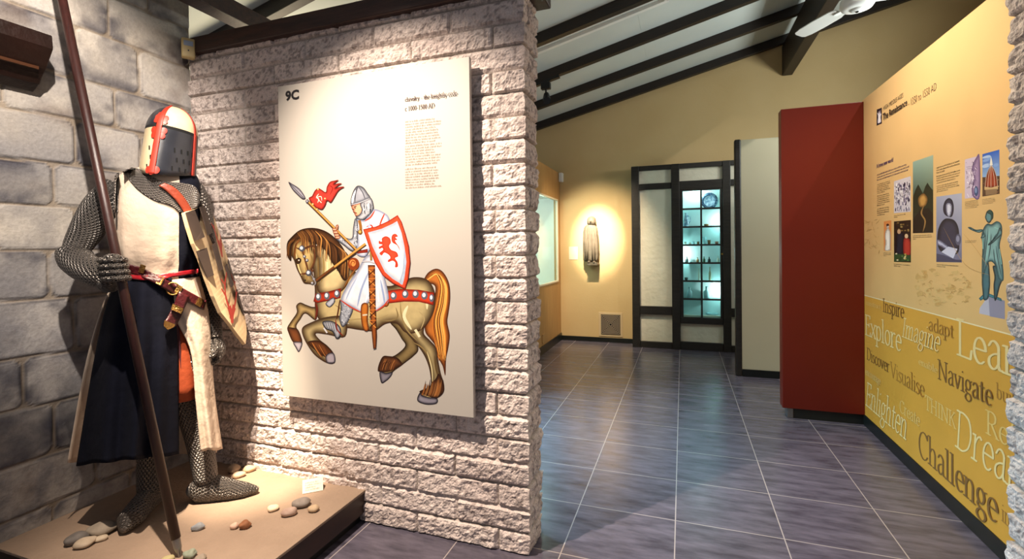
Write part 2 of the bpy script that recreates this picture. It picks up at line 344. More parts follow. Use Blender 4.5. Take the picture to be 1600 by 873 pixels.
# --- lettering: pen-drawn serif letters and Blender's own sans letters
def sx(*p): return ('s', p)
def ln(*p): return ('l', p)
def srf(x, y, w=.1): return ('l', ((x-w, y), (x+w, y)))
def bowl(cx, cy, rx, ry, a0=0, a1=360, n=14): return ('l', tuple((cx+rx*cos(radians(a0+(a1-a0)*i/n)), cy+ry*sin(radians(a0+(a1-a0)*i/n))) for i in range(n+1)))
GL = {
 'a': (.46, [sx((.07, .39), (.14, .47), (.24, .48), (.33, .41), (.34, .3), (.34, .1), (.37, .03), (.43, .03)), sx((.34, .29), (.2, .26), (.08, .18), (.08, .07), (.17, .01), (.27, .04), (.34, .12))]),
 'b': (.52, [ln((.1, .74), (.1, .03)), srf(.06, .74, .05), bowl(.25, .24, .18, .23, 160, -180)]),
 'c': (.43, [bowl(.25, .24, .19, .23, 40, 315)]),
 'd': (.52, [ln((.41, .74), (.41, .02)), srf(.37, .74, .05), srf(.45, .02, .05), bowl(.25, .24, .18, .23, 20, 340)]),
 'e': (.45, [bowl(.24, .24, .18, .23, 5, 310), ln((.07, .26), (.41, .26))]),
 'f': (.32, [sx((.34, .7), (.26, .74), (.17, .68), (.15, .55)), ln((.15, .55), (.15, .02)), srf(.15, .02), ln((.04, .46), (.3, .46))]),
 'g': (.48, [bowl(.22, .31, .15, .16, 0, 360), ln((.33, .42), (.45, .46)), sx((.13, .18), (.08, .1), (.2, .05), (.36, .02), (.42, -.1), (.3, -.2), (.14, -.19), (.05, -.11), (.1, -.02), (.2, .04))]),
 'h': (.54, [ln((.1, .74), (.1, .02)), srf(.06, .74, .05), srf(.1, .02), sx((.1, .32), (.2, .45), (.33, .46), (.41, .36), (.41, .2), (.41, .02)), srf(.41, .02)]),
 'i': (.25, [ln((.12, .46), (.12, .02)), srf(.08, .46, .05), srf(.12, .02), ln((.12, .64), (.121, .66))]),
 'k': (.52, [ln((.1, .74), (.1, .02)), srf(.06, .74, .05), srf(.1, .02), ln((.12, .22), (.38, .46)), srf(.38, .46, .08), ln((.2, .28), (.43, .02)), srf(.43, .02, .07)]),
 'l': (.26, [ln((.12, .74), (.12, .02)), srf(.08, .74, .05), srf(.12, .02)]),
 'm': (.8, [ln((.1, .46), (.1, .02)), srf(.06, .46, .05), srf(.1, .02), sx((.1, .32), (.2, .45), (.31, .46), (.38, .36), (.38, .2), (.38, .02)), srf(.38, .02), sx((.38, .32), (.48, .45), (.59, .46), (.66, .36), (.66, .2), (.66, .02)), srf(.66, .02)]),
 'n': (.54, [ln((.1, .46), (.1, .02)), srf(.06, .46, .05), srf(.1, .02), sx((.1, .32), (.2, .45), (.33, .46), (.41, .36), (.41, .2), (.41, .02)), srf(.41, .02)]),
 'o': (.5, [bowl(.25, .24, .19, .23)]),
 'p': (.52, [ln((.1, .46), (.1, -.2)), srf(.06, .46, .05), srf(.1, -.2), bowl(.26, .24, .18, .23, 160, -160)]),
 'r': (.38, [ln((.1, .46), (.1, .02)), srf(.06, .46, .05), srf(.1, .02), sx((.1, .3), (.18, .42), (.27, .47), (.34, .44))]),
 's': (.38, [sx((.32, .4), (.22, .47), (.1, .43), (.09, .33), (.19, .26), (.3, .19), (.31, .08), (.2, .01), (.07, .06))]),
 't': (.33, [sx((.15, .6), (.15, .4), (.15, .12), (.19, .03), (.3, .05)), ln((.04, .46), (.3, .46))]),
 'u': (.54, [sx((.1, .46), (.1, .3), (.1, .14), (.18, .03), (.3, .03), (.41, .14)), srf(.06, .46, .05), ln((.41, .46), (.41, .02)), srf(.37, .46, .05), srf(.45, .02, .05)]),
 'v': (.48, [ln((.06, .46), (.24, .02)), ln((.24, .02), (.42, .46)), srf(.06, .46, .07), srf(.42, .46, .07)]),
 'x': (.48, [ln((.06, .46), (.42, .02)), ln((.06, .02), (.42, .46)), srf(.06, .46, .06), srf(.42, .46, .06), srf(.06, .02, .06), srf(.42, .02, .06)]),
 'y': (.48, [ln((.06, .46), (.25, .02)), ln((.42, .46), (.2, -.12), (.12, -.2), (.04, -.18)), srf(.06, .46, .07), srf(.42, .46, .07)]),
 'A': (.7, [ln((.06, .02), (.34, .72)), ln((.34, .72), (.62, .02)), ln((.16, .26), (.52, .26)), srf(.06, .02, .08), srf(.62, .02, .08)]),
 'C': (.66, [bowl(.37, .36, .3, .36, 40, 320), ln((.6, .58), (.6, .7))]),
 'D': (.74, [ln((.14, .7), (.14, .02)), srf(.12, .7, .09), srf(.12, .02, .09), sx((.14, .7), (.34, .7), (.56, .62), (.66, .38), (.58, .14), (.36, .02), (.14, .02))]),
 'E': (.58, [ln((.14, .7), (.14, .02)), ln((.05, .7), (.5, .7), (.5, .6)), ln((.05, .02), (.53, .02), (.54, .14)), ln((.14, .38), (.42, .38)), ln((.42, .32), (.42, .44))]),
 'H': (.78, [ln((.14, .7), (.14, .02)), ln((.62, .7), (.62, .02)), ln((.14, .37), (.62, .37)), srf(.14, .7), srf(.62, .7), srf(.14, .02), srf(.62, .02)]),
 'I': (.34, [ln((.17, .7), (.17, .02)), srf(.17, .7), srf(.17, .02)]),
 'K': (.7, [ln((.14, .7), (.14, .02)), srf(.14, .7), srf(.14, .02), ln((.16, .34), (.54, .7)), srf(.54, .7, .08), ln((.27, .44), (.6, .02)), srf(.61, .02, .07)]),
 'L': (.56, [ln((.14, .7), (.14, .02)), srf(.14, .7), ln((.05, .02), (.5, .02), (.53, .18))]),
 'N': (.78, [ln((.12, .02), (.12, .7)), ln((.12, .7), (.64, .02)), ln((.64, .02), (.64, .7)), srf(.08, .7, .08), srf(.64, .7), srf(.12, .02)]),
 'R': (.64, [ln((.14, .7), (.14, .02)), srf(.12, .7, .09), srf(.14, .02), sx((.14, .7), (.34, .71), (.48, .62), (.46, .44), (.3, .36), (.14, .36)), ln((.3, .36), (.58, .02)), srf(.59, .02, .06)]),
 'T': (.62, [ln((.31, .7), (.31, .02)), srf(.31, .02), ln((.04, .58), (.05, .7), (.57, .7), (.58, .58))]),
 'V': (.68, [ln((.06, .7), (.34, .02)), ln((.34, .02), (.62, .7)), srf(.08, .7, .09), srf(.61, .7, .08)]),
 '0': (.5, [bowl(.25, .35, .17, .34)]), '1': (.5, [ln((.14, .6), (.26, .69), (.26, .02)), srf(.26, .02)]),
 '5': (.5, [ln((.4, .69), (.15, .69), (.12, .4)), sx((.12, .4), (.28, .44), (.4, .32), (.38, .1), (.24, .01), (.08, .05))]),
 '-': (.36, [ln((.06, .26), (.28, .26))]), ' ': (.3, []),
}
def pen_text(txt, slant=0., wgt=.1, thin=.032, nib=.25):
    """list of convex polygons and the advance, cap height .72"""
    polys = []; x0 = 0; E = [(cos(nib)*wgt/2*cos(2*pi*k/10)-sin(nib)*thin/2*sin(2*pi*k/10), sin(nib)*wgt/2*cos(2*pi*k/10)+cos(nib)*thin/2*sin(2*pi*k/10)) for k in range(10)]
    adv = []
    for ch in txt:
        w_, st = GL[ch]
        for kind, pts in st:
            P = spline(pts, 5, False) if kind == 's' and len(pts) > 2 else pts
            for a, b in zip(P[:-1], P[1:]):
                Q = [(x0+p[0]+e[0]+slant*(p[1]+e[1]), p[1]+e[1]) for p in (a, b) for e in E]
                Q = sorted(set(Q)); lo = []; up = []
                for q in Q:
                    while len(lo) > 1 and (lo[-1][0]-lo[-2][0])*(q[1]-lo[-2][1])-(lo[-1][1]-lo[-2][1])*(q[0]-lo[-2][0]) <= 0: lo.pop()
                    lo.append(q)
                for q in Q[::-1]:
                    while len(up) > 1 and (up[-1][0]-up[-2][0])*(q[1]-up[-2][1])-(up[-1][1]-up[-2][1])*(q[0]-up[-2][0]) <= 0: up.pop()
                    up.append(q)
                polys.append(lo[:-1]+up[:-1])
        x0 += w_; adv.append(x0)
    return polys, adv
def sans_text(txt, heavy=0.):
    c = bpy.data.curves.new('lettering', 'FONT'); c.body = txt; c.offset = heavy; c.resolution_u = 3
    o = bpy.data.objects.new('lettering', c); col.objects.link(o)
    dg = bpy.context.evaluated_depsgraph_get(); me = bpy.data.meshes.new_from_object(o.evaluated_get(dg))
    V = [(v.co.x, v.co.y) for v in me.vertices]; F = [tuple(p.vertices) for p in me.polygons]
    bpy.data.objects.remove(o); bpy.data.curves.remove(c); bpy.data.meshes.remove(me); return V, F
# ------------------------------------------------------------------ materials
M = {}
M['timber'] = mat('timber', '191712', .42, c2='2b2620', nscale=6, stretch=(1, 8, 8), bump=.12, bscale=30)
M['rafter'] = mat('rafter', '120c08', .5, c2='24160c', nscale=5, stretch=(1.5, 12, 12), bump=.1, bscale=30)
M['beam'] = mat('beam', '24130c', .45, c2='43261a', nscale=5, stretch=(1.2, 10, 10), bump=.12, bscale=30)
M['ceiling'] = mat('ceiling', 'c3cac6', .7, c2='ced4cf', nscale=2, bump=.03, bscale=60)
M['tan'] = mat('tan', 'c6a874', .75, c2='d0b482', nscale=1.4, bump=.06, bscale=45)
M['render'] = mat('render', 'd6d0ba', .8, c2='e2ddca', nscale=3, bump=.5, bscale=14)
M['cream'] = mat('cream', 'b9b294', .7, c2='c3bca0', nscale=1.2)
M['red'] = mat('red', '62170a', .4, c2='6c1c0b', nscale=1.0, spec=.35)
M['blackbase'] = mat('blackbase', '0f1210', .35, c2='171b18', nscale=8)
M['yellow'] = None
M['white'] = mat('white', 'e6e6e2', .45, c2='dcdcd8', nscale=5)
M['plywood'] = mat('plywood', 'a57c48', .5, c2='b98f58', nscale=3, stretch=(6, 6, .8))
M['steel'] = mat('steel', '8d8d8d', .35, .9)
M['block'] = mat_attr('block', .9, bump=.5, bscale=110, spec=.15, fine=.28, fscale=150)
M['paintstone'] = mat_attr('paintstone', .72, bump=.2, bscale=60, spec=.25, fine=.18, fscale=60)
M['glass'] = mat_glass('glass', (235, 250, 250))
M['black'] = mat('black', '0c0c0d', .45, c2='151516', nscale=20)

# floor: slate-look porcelain tiles laid in a plain grid
def floor_mat():
    m = bpy.data.materials.new('floor_tile'); m.use_nodes = True; t = m.node_tree; b = t.nodes['Principled BSDF']; L = t.links.new
    g = nn(t, 'ShaderNodeNewGeometry'); sp = nn(t, 'ShaderNodeSeparateXYZ'); L(g.outputs['Position'], sp.inputs[0])
    X = mathn(t, 'DIVIDE', mathn(t, 'ADD', sp.outputs[0], .041+.457*40), .457); Y = mathn(t, 'DIVIDE', mathn(t, 'ADD', sp.outputs[1], -2.385+.411*40), .411)
    def edge(v, s):
        f = mathn(t, 'FRACT', v); return mathn(t, 'MULTIPLY', mathn(t, 'MINIMUM', f, mathn(t, 'SUBTRACT', 1., f)), s)
    e = mathn(t, 'MINIMUM', edge(X, .457), edge(Y, .411))
    gr = nn(t, 'ShaderNodeMapRange'); gr.inputs['From Min'].default_value = .0014; gr.inputs['From Max'].default_value = .0032
    L(e, gr.inputs[0])
    cell = nn(t, 'ShaderNodeCombineXYZ'); L(mathn(t, 'FLOOR', X), cell.inputs[0]); L(mathn(t, 'FLOOR', Y), cell.inputs[1])
    wn = nn(t, 'ShaderNodeTexWhiteNoise'); L(cell.outputs[0], wn.inputs['Vector'])
    off = nn(t, 'ShaderNodeVectorMath', operation='SCALE'); L(wn.outputs['Color'], off.inputs[0]); off.inputs['Scale'].default_value = 20
    ad = nn(t, 'ShaderNodeVectorMath', operation='ADD'); L(g.outputs['Position'], ad.inputs[0]); L(off.outputs[0], ad.inputs[1])
    mp = nn(t, 'ShaderNodeMapping'); mp.inputs['Scale'].default_value = (1.6, 7, 1); L(ad.outputs[0], mp.inputs[0])
    n = nn(t, 'ShaderNodeTexNoise'); n.inputs['Scale'].default_value = 3.2; n.inputs['Detail'].default_value = 9; n.inputs['Roughness'].default_value = .62; L(mp.outputs[0], n.inputs['Vector'])
    r = nn(t, 'ShaderNodeValToRGB'); r.color_ramp.elements[0].position = .3; r.color_ramp.elements[1].position = .75
    r.color_ramp.elements[0].color = (*lin('3e3b46'), 1); r.color_ramp.elements[1].color = (*lin('6e6876'), 1); L(n.outputs[0], r.inputs[0])
    mx = nn(t, 'ShaderNodeMix', data_type='RGBA'); mx.inputs['A'].default_value = (*lin('a89e9c'), 1)
    L(gr.outputs[0], mx.inputs['Factor']); L(r.outputs[0], mx.inputs['B']); L(mx.outputs['Result'], b.inputs['Base Color'])
    rr = nn(t, 'ShaderNodeMapRange'); rr.inputs['To Min'].default_value = .2; rr.inputs['To Max'].default_value = .3; L(n.outputs[0], rr.inputs[0]); L(rr.outputs[0], b.inputs['Roughness'])
    b.inputs['Specular IOR Level'].default_value = .65
    bp = nn(t, 'ShaderNodeBump'); bp.inputs['Strength'].default_value = .12; bp.inputs['Distance'].default_value = .01; L(n.outputs[0], bp.inputs['Height']); L(bp.outputs[0], b.inputs['Normal'])
    return m
M['floor'] = floor_mat()

# ------------------------------------------------------------------ the room
XL, YW, YB = -2.56, 1.92, 6.61
struct('floor', G().box(-3.2, 4.2, -1.2, 6.9, -.06, 0), M['floor'])
cz = lambda x: 3.53+.24*x
g = G(); g.add([(x, y, cz(x)+dz) for dz in (0, .05) for (x, y) in ((-4.2, 1.3), (4.2, 1.3), (4.2, 6.8), (-4.2, 6.8))],
               [(0, 1, 2, 3), (7, 6, 5, 4), (0, 4, 5, 1), (1, 5, 6, 2), (2, 6, 7, 3), (3, 7, 4, 0)])
for xs in (-1.55, -.37, .8, 1.98): g.box(xs-.002, xs+.002, 1.3, 6.6, cz(xs)-.0012, cz(xs)+.01)
struct('ceiling', g, M['ceiling'])
g = G().box(-4.2, 4.2, YB, YB+.1, 0, 4.6); struct('wall_back', g, M['tan'])
for xs in (1.9, 3.1): pass
struct('baseboard_back', G().box(-1.624, -.62, YB-.018, YB, 0, .062), M['blackbase'], bevel=.003)

# rafters under the sloping ceiling (one timber each), a purlin under them
def rafter_geo(y0, y1, z0, z1, x0=-4.0, x1=4.1):
    g = G(); vs = [(x, y, cz(x)+z) for x in (x0, x1) for y in (y0, y1) for z in (z0, z1)]
    return g.add(vs, [(0, 1, 3, 2), (4, 6, 7, 5), (0, 4, 5, 1), (2, 3, 7, 6), (0, 2, 6, 4), (1, 5, 7, 3)])
RL = ['dark rafter running along the top of the tan back wall', 'dark rafter one in front of the back wall rafter',
      'dark rafter carrying the small black spotlight', 'dark rafter with white trunking fixed behind it',
      'dark rafter nearest in front of the trunking, mostly hidden by the block wall', 'dark rafter seen over the block wall beside the left corner']
RY = [6.54, 5.77, 5.02, 4.21, 3.40, 2.46]
raf0 = None
for i, y in enumerate(RY):
    if raf0 is None:
        raf0 = build('rafter', rafter_geo(-.035, .035, -.1, .0), M['rafter'], origin=(0, 0, cz(0)-.1), bevel=.004); o = raf0
    else:
        o = raf0.copy(); col.objects.link(o)
    o.location.y = y
    tag(o, RL[i], 'rafter', 'ceiling rafters')
tag(build('roof_beam', G().box(1.153, 1.262, 2.2, 6.6, 3.345, 3.70), M['rafter'], bevel=.006), 'deep dark roof beam running towards the camera under the rafters', 'beam')
tag(build('tie_beam', G().box(-2.42, -2.315, .75, 2.36, 2.584, 2.685), M['beam'], bevel=.005), 'dark brown beam high above the painted stone wall in the top left', 'beam')

# split-face block walls: one continuous mesh with real relief
def block_wall(name, path, z1, seeds=1, rowh=.098, offA=.043, mirror=1, z0=0., res=.0085):
    """path: list of ((x,y),(nx,ny),length,visible detail) wall faces walked in order, blocks of .4 x rowh"""
    P = []; N = []; S = []; K = []
    for k, (a, b, nrm) in enumerate(path):
        a, b = np.array(a), np.array(b); L = np.hypot(*(b-a)); n = max(2, int(L/res))
        for i in range(n+(1 if k == len(path)-1 else 0)):
            P.append(a+(b-a)*i/n); N.append(np.array(nrm)); K.append(k); S.append(L*i/n)
        # soften the corner
    P = np.array(P); N = np.array(N, float); K = np.array(K); S = np.array(S)
    for i in range(1, len(P)):
        if K[i] != K[i-1]:
            n = N[i]+N[i-1]; N[i] = n/np.hypot(*n)*1.3
    nz = int((z1-z0)/res); Z = z0+(z1-z0)*np.arange(nz+1)/nz
    nu = len(P); U, ZZ = np.meshgrid(np.arange(nu), Z)
    px, py = P[U, 0], P[U, 1]; kk = K[U]
    row = np.floor((ZZ+.004)/rowh).astype(int); fz = (ZZ+.004)-row*rowh
    front = (np.abs(N[U, 1]) > np.abs(N[U, 0])) if True else None
    along = np.where(kk % 2 == 0, px, py)
    along = np.where(front, px, py*2.4+.31)
    ph = np.where(row % 2 == 0, offA, offA+.2)
    wob = .012*(vnoise(row*3.7, row*0+1.5, 9)-.5)
    q = (along+wob-ph)/.4+50; bid = np.floor(q).astype(int); fx = (q-bid)*.4
    dx = np.minimum(fx, .4-fx); dz = np.minimum(fz, rowh-fz)
    dj = np.minimum(dx, dz)+.004*(fbm(px*40+py*31, ZZ*40, 3, seeds)-.5)
    prof = sstep(.0015, .011, dj)
    h1 = fbm(px*9+py*13+bid*3.1, ZZ*14+row*1.7, 4, seeds, .6); h2 = fbm(px*48+py*55, ZZ*60, 4, seeds+3, .65)
    tilt = (_T[(bid*7+row*13) % 256, (row*5+3) % 256]-.5)
    rock = .014+.012*(h1-.5)+.016*(h2-.5)+.006*tilt+.006*tilt*(fz/rowh-.5)*2
    h = prof*np.maximum(rock, .002)
    edge = np.ones(nu); vis = h
    X = px+N[U, 0]*h; Yy = py+N[U, 1]*h
    V = np.stack([X.ravel(), Yy.ravel(), ZZ.ravel()], 1)
    # colour of the block itself: pinkish grey concrete, pits with darker aggregate, paler mortar
    n1 = fbm(px*60+py*66, ZZ*75, 4, 21, .7); n2 = fbm(px*5+py*7, ZZ*6, 3, 31); bt = _T[(bid*11+3) % 256, (row*17+5) % 256]
    base = np.array(lin('f0e2da'))[None, None]*(.86+.22*bt)[..., None]
    warm = np.array(lin('c8b0aa'))[None, None]
    C = base*(1-.4*n2[..., None])+warm*.4*n2[..., None]
    agg = sstep(.53, .66, n1)*prof; C = C*(1-agg[..., None]*.6)+np.array(lin('4a3b3d'))*agg[..., None]*.6
    mort = (1-sstep(.001, .006, dj))
    C = C*(1-mort[..., None]*.8)+np.array(lin('a39a90'))*mort[..., None]*.8
    C = np.concatenate([C, np.ones(C.shape[:2]+(1,))], 2).reshape(-1, 4)
    g = G(); I = np.arange((nz+1)*nu).reshape(nz+1, nu)
    g.v = [tuple(p) for p in V.tolist()]
    fs = np.stack([I[:-1, :-1], I[:-1, 1:], I[1:, 1:], I[1:, :-1]], -1).reshape(-1, 4)
    g.f = [tuple(f) for f in fs.tolist()]; g.m = [0]*len(g.f); g.uv = [(0, 0)]*len(g.v)
    # back and top closing faces
    b = len(g.v); e = nu-1
    g.f.append(tuple(int(I[nz, j]) for j in range(nu))); g.m.append(0)
    g.f += [(int(I[j+1, e]), int(I[j, e]), int(I[j, 0]), int(I[j+1, 0])) for j in range(nz)]; g.m += [0]*nz
    o = build(name, g, M['block'], smooth=False, attr=C.tolist(), origin=(float(P[0][0]), float(P[0][1]), 0)); o['kind'] = 'structure'; return o
YBK = 2.085
block_wall('wall_divider', [((XL-.0, YW), (-.628, YW), (0, -1)), ((-.628, YW), (-.628, YBK), (1, 0)), ((-.628, YBK), (-.9, YBK), (0, 1))], 2.375, 1)
block_wall('wall_right', [((1.33, YBK), (1.055, YBK), (0, 1)), ((1.055, YBK), (1.055, YW), (-1, 0)), ((1.055, YW), (2.9, YW), (0, -1))], 2.65, 5)
struct('wall_far_right', G().box(3.6, 3.7, 1.9, YB, 0, 4.5), M['tan'])
tag(build('lintel_beam', G().box(XL-.02, -.548, YW-.045, YBK+.02, 2.372, 2.458), M['beam'], bevel=.006), 'dark brown timber beam lying along the top of the block wall', 'beam')

# painted theatre-stone wall on the left
def painted_wall():
    res = .009; Y = np.arange(-.9, YW+.001, res); Z = np.arange(0, 3.0, res); YY, ZZ = np.meshgrid(Y, Z)
    rows = [0, .23, .44, .66, .87, 1.11, 1.31, 1.50, 1.69, 1.895, 2.085, 2.32, 2.53, 2.74, 3.1]
    starts = [.2, .05, 1.28, 1.18, 1.36, 1.276, 1.10, 1.295, 1.377, 1.54, 1.653, 1.521, 1.70, 1.4]
    wy = YY+.02*(fbm(YY*7, ZZ*7, 3, 2)-.5); wz = ZZ+.022*(fbm(YY*5, ZZ*9, 3, 4)-.5)
    dj = np.full(YY.shape, 9.); bid = np.zeros(YY.shape, int)
    for r in range(len(rows)-1):
        k = (wz >= rows[r]) & (wz < rows[r+1])
        if not k.any(): continue
        js = [starts[r]]; rg = random.Random(r*7+1)
        while js[-1] < 2.3: js.append(js[-1]+rg.uniform(.27, .42))
        while js[0] > -1.3: js.insert(0, js[0]-rg.uniform(.27, .42))
        js = np.array(js); y = wy[k]; i = np.searchsorted(js, y)-1
        fy = np.minimum(y-js[i], js[i+1]-y); fz = np.minimum(wz[k]-rows[r], rows[r+1]-wz[k])
        rad = .035; a = np.maximum(rad-fy, 0); b = np.maximum(rad-fz, 0)
        dj[k] = np.where((a > 0) & (b > 0), rad-np.hypot(a, b), np.minimum(fy, fz)); bid[k] = r*37+i
    n1 = fbm(YY*3.2, ZZ*3.2, 5, 11, .6); n2 = fbm(YY*10, ZZ*10, 5, 14, .65); n3 = fbm(YY*1.6+5, ZZ*1.9, 4, 17)
    h = sstep(.001, .012, dj)*.006+.0025*n2
    bt = _T[(bid*13) % 256, (bid*7+9) % 256]
    A = np.array(lin('c2b8a8')); B = np.array(lin('96959a')); D = np.array(lin('30303f')); E_ = np.array(lin('57402f')); Mo = np.array(lin('8b7c69'))
    C = A*(1-n1[..., None])+B*n1[..., None]; C = C*(.82+.3*bt)[..., None]
    smud = sstep(.45, .70, fbm(YY*5+bid*.7, ZZ*6, 4, 23, .6))*(.45+.55*(1-sstep(.01, .08, dj)))
    C = C*(1-.8*smud[..., None])+D*.8*smud[..., None]
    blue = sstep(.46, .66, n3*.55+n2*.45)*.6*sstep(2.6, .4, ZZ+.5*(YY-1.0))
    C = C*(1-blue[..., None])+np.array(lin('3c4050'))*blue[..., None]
    br = sstep(.6, .8, fbm(YY*6+9, ZZ*5, 4, 29))*.35; C = C*(1-br[..., None])+E_*br[..., None]
    mort = 1-sstep(.002, .007, dj); C = C*(1-mort[..., None]*.75)+Mo*mort[..., None]*.75
    ln_ = (sstep(.005, .008, dj)*(1-sstep(.008, .016, dj)))*sstep(.35, .6, n1)*.7; C = C*(1-ln_[..., None])+np.array(lin('25222a'))*ln_[..., None]
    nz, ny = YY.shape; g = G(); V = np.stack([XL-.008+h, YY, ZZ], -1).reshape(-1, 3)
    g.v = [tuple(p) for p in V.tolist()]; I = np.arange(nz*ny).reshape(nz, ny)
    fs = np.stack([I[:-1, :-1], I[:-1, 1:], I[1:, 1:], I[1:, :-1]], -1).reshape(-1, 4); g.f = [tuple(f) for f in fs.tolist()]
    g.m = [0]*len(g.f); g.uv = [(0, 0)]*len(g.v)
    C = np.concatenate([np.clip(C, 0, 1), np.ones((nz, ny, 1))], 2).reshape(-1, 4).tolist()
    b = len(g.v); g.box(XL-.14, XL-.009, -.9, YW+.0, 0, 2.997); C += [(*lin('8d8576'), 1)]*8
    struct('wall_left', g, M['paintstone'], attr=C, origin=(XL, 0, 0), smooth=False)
painted_wall()

# partitions of the far room
t = thing('half_height_partition', 'cream half-height partition with a black end post, behind the red panel', 'partition', (.75, 5.28, 0))
build('panel', G().box(.55, 1.25, 5.25, 5.31, .07, 2.345), M['cream'], t, bevel=.003)
build('end_post', G().box(.494, .553, 5.24, 5.32, 0, 2.352), M['timber'], t, bevel=.012, label='black end post')
build('baseboard', G().box(.553, 1.25, 5.238, 5.25, 0, .072), M['blackbase'], t, bevel=.003)
t = thing('red_partition', 'dark red panel standing at the far end of the yellow panel', 'partition', (.96, 4.12, 0))
build('panel', G().box(.702, 1.224, 4.07, 4.175, .074, 2.315), M['red'], t, bevel=.004)
build('plinth', G().box(.775, 1.224, 4.085, 4.165, 0, .074), M['blackbase'], t)
build('foot', G().box(.735, .775, 4.08, 4.17, 0, .073), M['steel'], t, bevel=.004, label='grey metal foot')

# tan display wall with a glazed case at the far left
XC = -1.624
t = thing('wall_display_case', 'tan wall unit with a glazed showcase in the far left corner', 'showcase', (XC-.2, 5.9, 0))
g = G(); ya, yb, za, zb = 4.6, 6.455, .83, 1.965
for (a, b, c, d) in ((3.9, YB-.005, .1, za), (3.9, YB-.005, zb, 2.345), (yb, YB-.005, za, zb), (3.9, ya, za, zb)): g.box(XC-.05, XC, a, b, c, d)
build('front_board', g, M['plywood'], t)
g = G(); g.box(XC-.45, XC-.05, 3.9, YB-.005, .1, za-.02); g.box(XC-.45, XC-.05, 3.9, YB-.005, zb+.02, 2.345); g.box(XC-.47, XC-.45, 3.9, YB-.005, .1, 2.345)
g.box(XC-.45, XC-.05, yb+.01, YB-.005, za-.02, zb+.02); g.box(XC-.45, XC-.05, 3.9, ya-.01, za-.02, zb+.02)
build('carcass', g, M['white'], t)
build('end_board', G().box(XC-.49, XC-.0, 3.875, 3.899, 0, 2.345), M['plywood'], t)
g = G(); w_ = .022
g.box(XC-.02, XC+.012, ya, yb, za, za+w_); g.box(XC-.02, XC+.012, ya, yb, zb-w_, zb); g.box(XC-.02, XC+.012, yb-w_, yb, za+w_, zb-w_); g.box(XC-.02, XC+.012, ya, ya+w_, za+w_, zb-w_)
build('case_frame', g, mat('case_frame', 'd8cdb4', .5), t, bevel=.003, label='pale frame of the glazing')
build('pane', G().box(XC-.012, XC-.008, ya+w_, yb-w_, za+w_, zb-w_), M['glass'], t)
build('plinth', G().box(XC-.45, XC+.012, 3.9, YB-.006, 0, .1), M['blackbase'], t)
point('case_lamp', (XC-.14, 5.7, 1.90), 8, (.80, 1.0, .97), .06)
point('case_lamp', (XC-.14, 4.9, 1.90), 8, (.80, 1.0, .97), .06)
tag(build('case_text_panel', G().box(XC-.447, XC-.44, 5.85, 6.2, 1.2, 1.65), mat('case_text_panel', 'cfd8d4', .6), bevel=.002), 'pale text panel on the back of the glazed showcase at far left', 'sign')
tag(build('wall_socket', G().box(XC, XC+.012, 5.62, 5.71, .13, .24), mat('socket', 'b28c58', .5), bevel=.004), 'small tan wall socket low on the far left showcase wall', 'socket')
tag(build('wall_sensor', G().box(XC+.002, XC+.06, 6.53, 6.605, 2.215, 2.345), M['white'], bevel=.012), 'small white sensor box in the far corner above the showcase', 'sensor')
# ------------------------------------------------------------------ half-timbered display cupboard on the back wall
YF = 6.40
def fx(x): return on(x, 400, 1, YF).x
def fz(y, x=1060): return on(x, y, 1, YF).z
t = thing('timbered_display_cupboard', 'black half-timbered cupboard with white plaster panels and a lit glazed door', 'cupboard', (0, 6.5, 0))
posts = [(987.6, 999.5), (1049.6, 1062.5), (1129.5, 1142), (1160, 1172)]
for a, b in posts: build('post', G().box(fx(a), fx(b), YF-.03, YF+.06, 0, 2.335), M['timber'], t, bevel=.005)
X0, X1 = fx(987.6), fx(1172)
zs = dict(top=(2.265, 2.335), upper=(2.03, 2.085), mid=(.485, .54), low=(0, .08))
bays = [(fx(999.5), fx(1049.6)), (fx(1062.5), fx(1129.5)), (fx(1142), fx(1160))]
for i, (a, b) in enumerate(bays):
    build('rail', G().box(a, b, YF-.02, YF+.05, 2.275, 2.335), M['timber'], t, bevel=.004)
    build('rail', G().box(a, b, YF-.02, YF+.05, 2.03, 2.105) if i != 1 else G().box(a, b, YF-.02, YF+.05, 2.005, 2.115), M['timber'], t, bevel=.004)
    build('rail', G().box(a, b, YF-.02, YF+.05, .43, .535) if i != 1 else G().box(a, b, YF-.02, YF+.05, .33, .405), M['timber'], t, bevel=.004)
    build('rail', G().box(a, b, YF-.02, YF+.05, 0, .08 if i != 1 else .10), M['timber'], t, bevel=.004)
    build('plaster_panel', G().box(a, b, YF+.02, YF+.045, 2.11, 2.275), M['render'], t, label='white plaster panel')
    if i != 1: build('plaster_panel', G().box(a, b, YF+.02, YF+.045, .535, 2.03), M['render'], t, label='white plaster panel')
    build('plaster_panel', G().box(a, b, YF+.02, YF+.045, .08, .435), M['render'], t, label='white plaster panel')
da, db, dz0, dz1 = bays[1][0], bays[1][1], .405, 2.005
ga, gb, gz0, gz1 = fx(1067.5), fx(1125.3), fz(494.5), fz(299)
dr = build('door', G().box(da, ga, YF-.015, YF+.025, dz0, dz1).box(gb, db, YF-.015, YF+.025, dz0, dz1).box(ga, gb, YF-.015, YF+.025, dz0, gz0).box(ga, gb, YF-.015, YF+.025, gz1, dz1), M['timber'], t, bevel=.004)
g = G(); xm = (ga+gb)/2; g.box(xm-.011, xm+.011, YF-.01, YF+.012, gz0, gz1)
for i in range(1, 7):
    z = gz0+(gz1-gz0)*i/7; g.box(ga, xm-.011, YF-.01, YF+.012, z-.011, z+.011); g.box(xm+.011, gb, YF-.01, YF+.012, z-.011, z+.011)
build('glazing_bars', g, M['timber'], dr)
build('pane', G().box(ga, gb, YF+.013, YF+.016, gz0, gz1), M['glass'], dr)
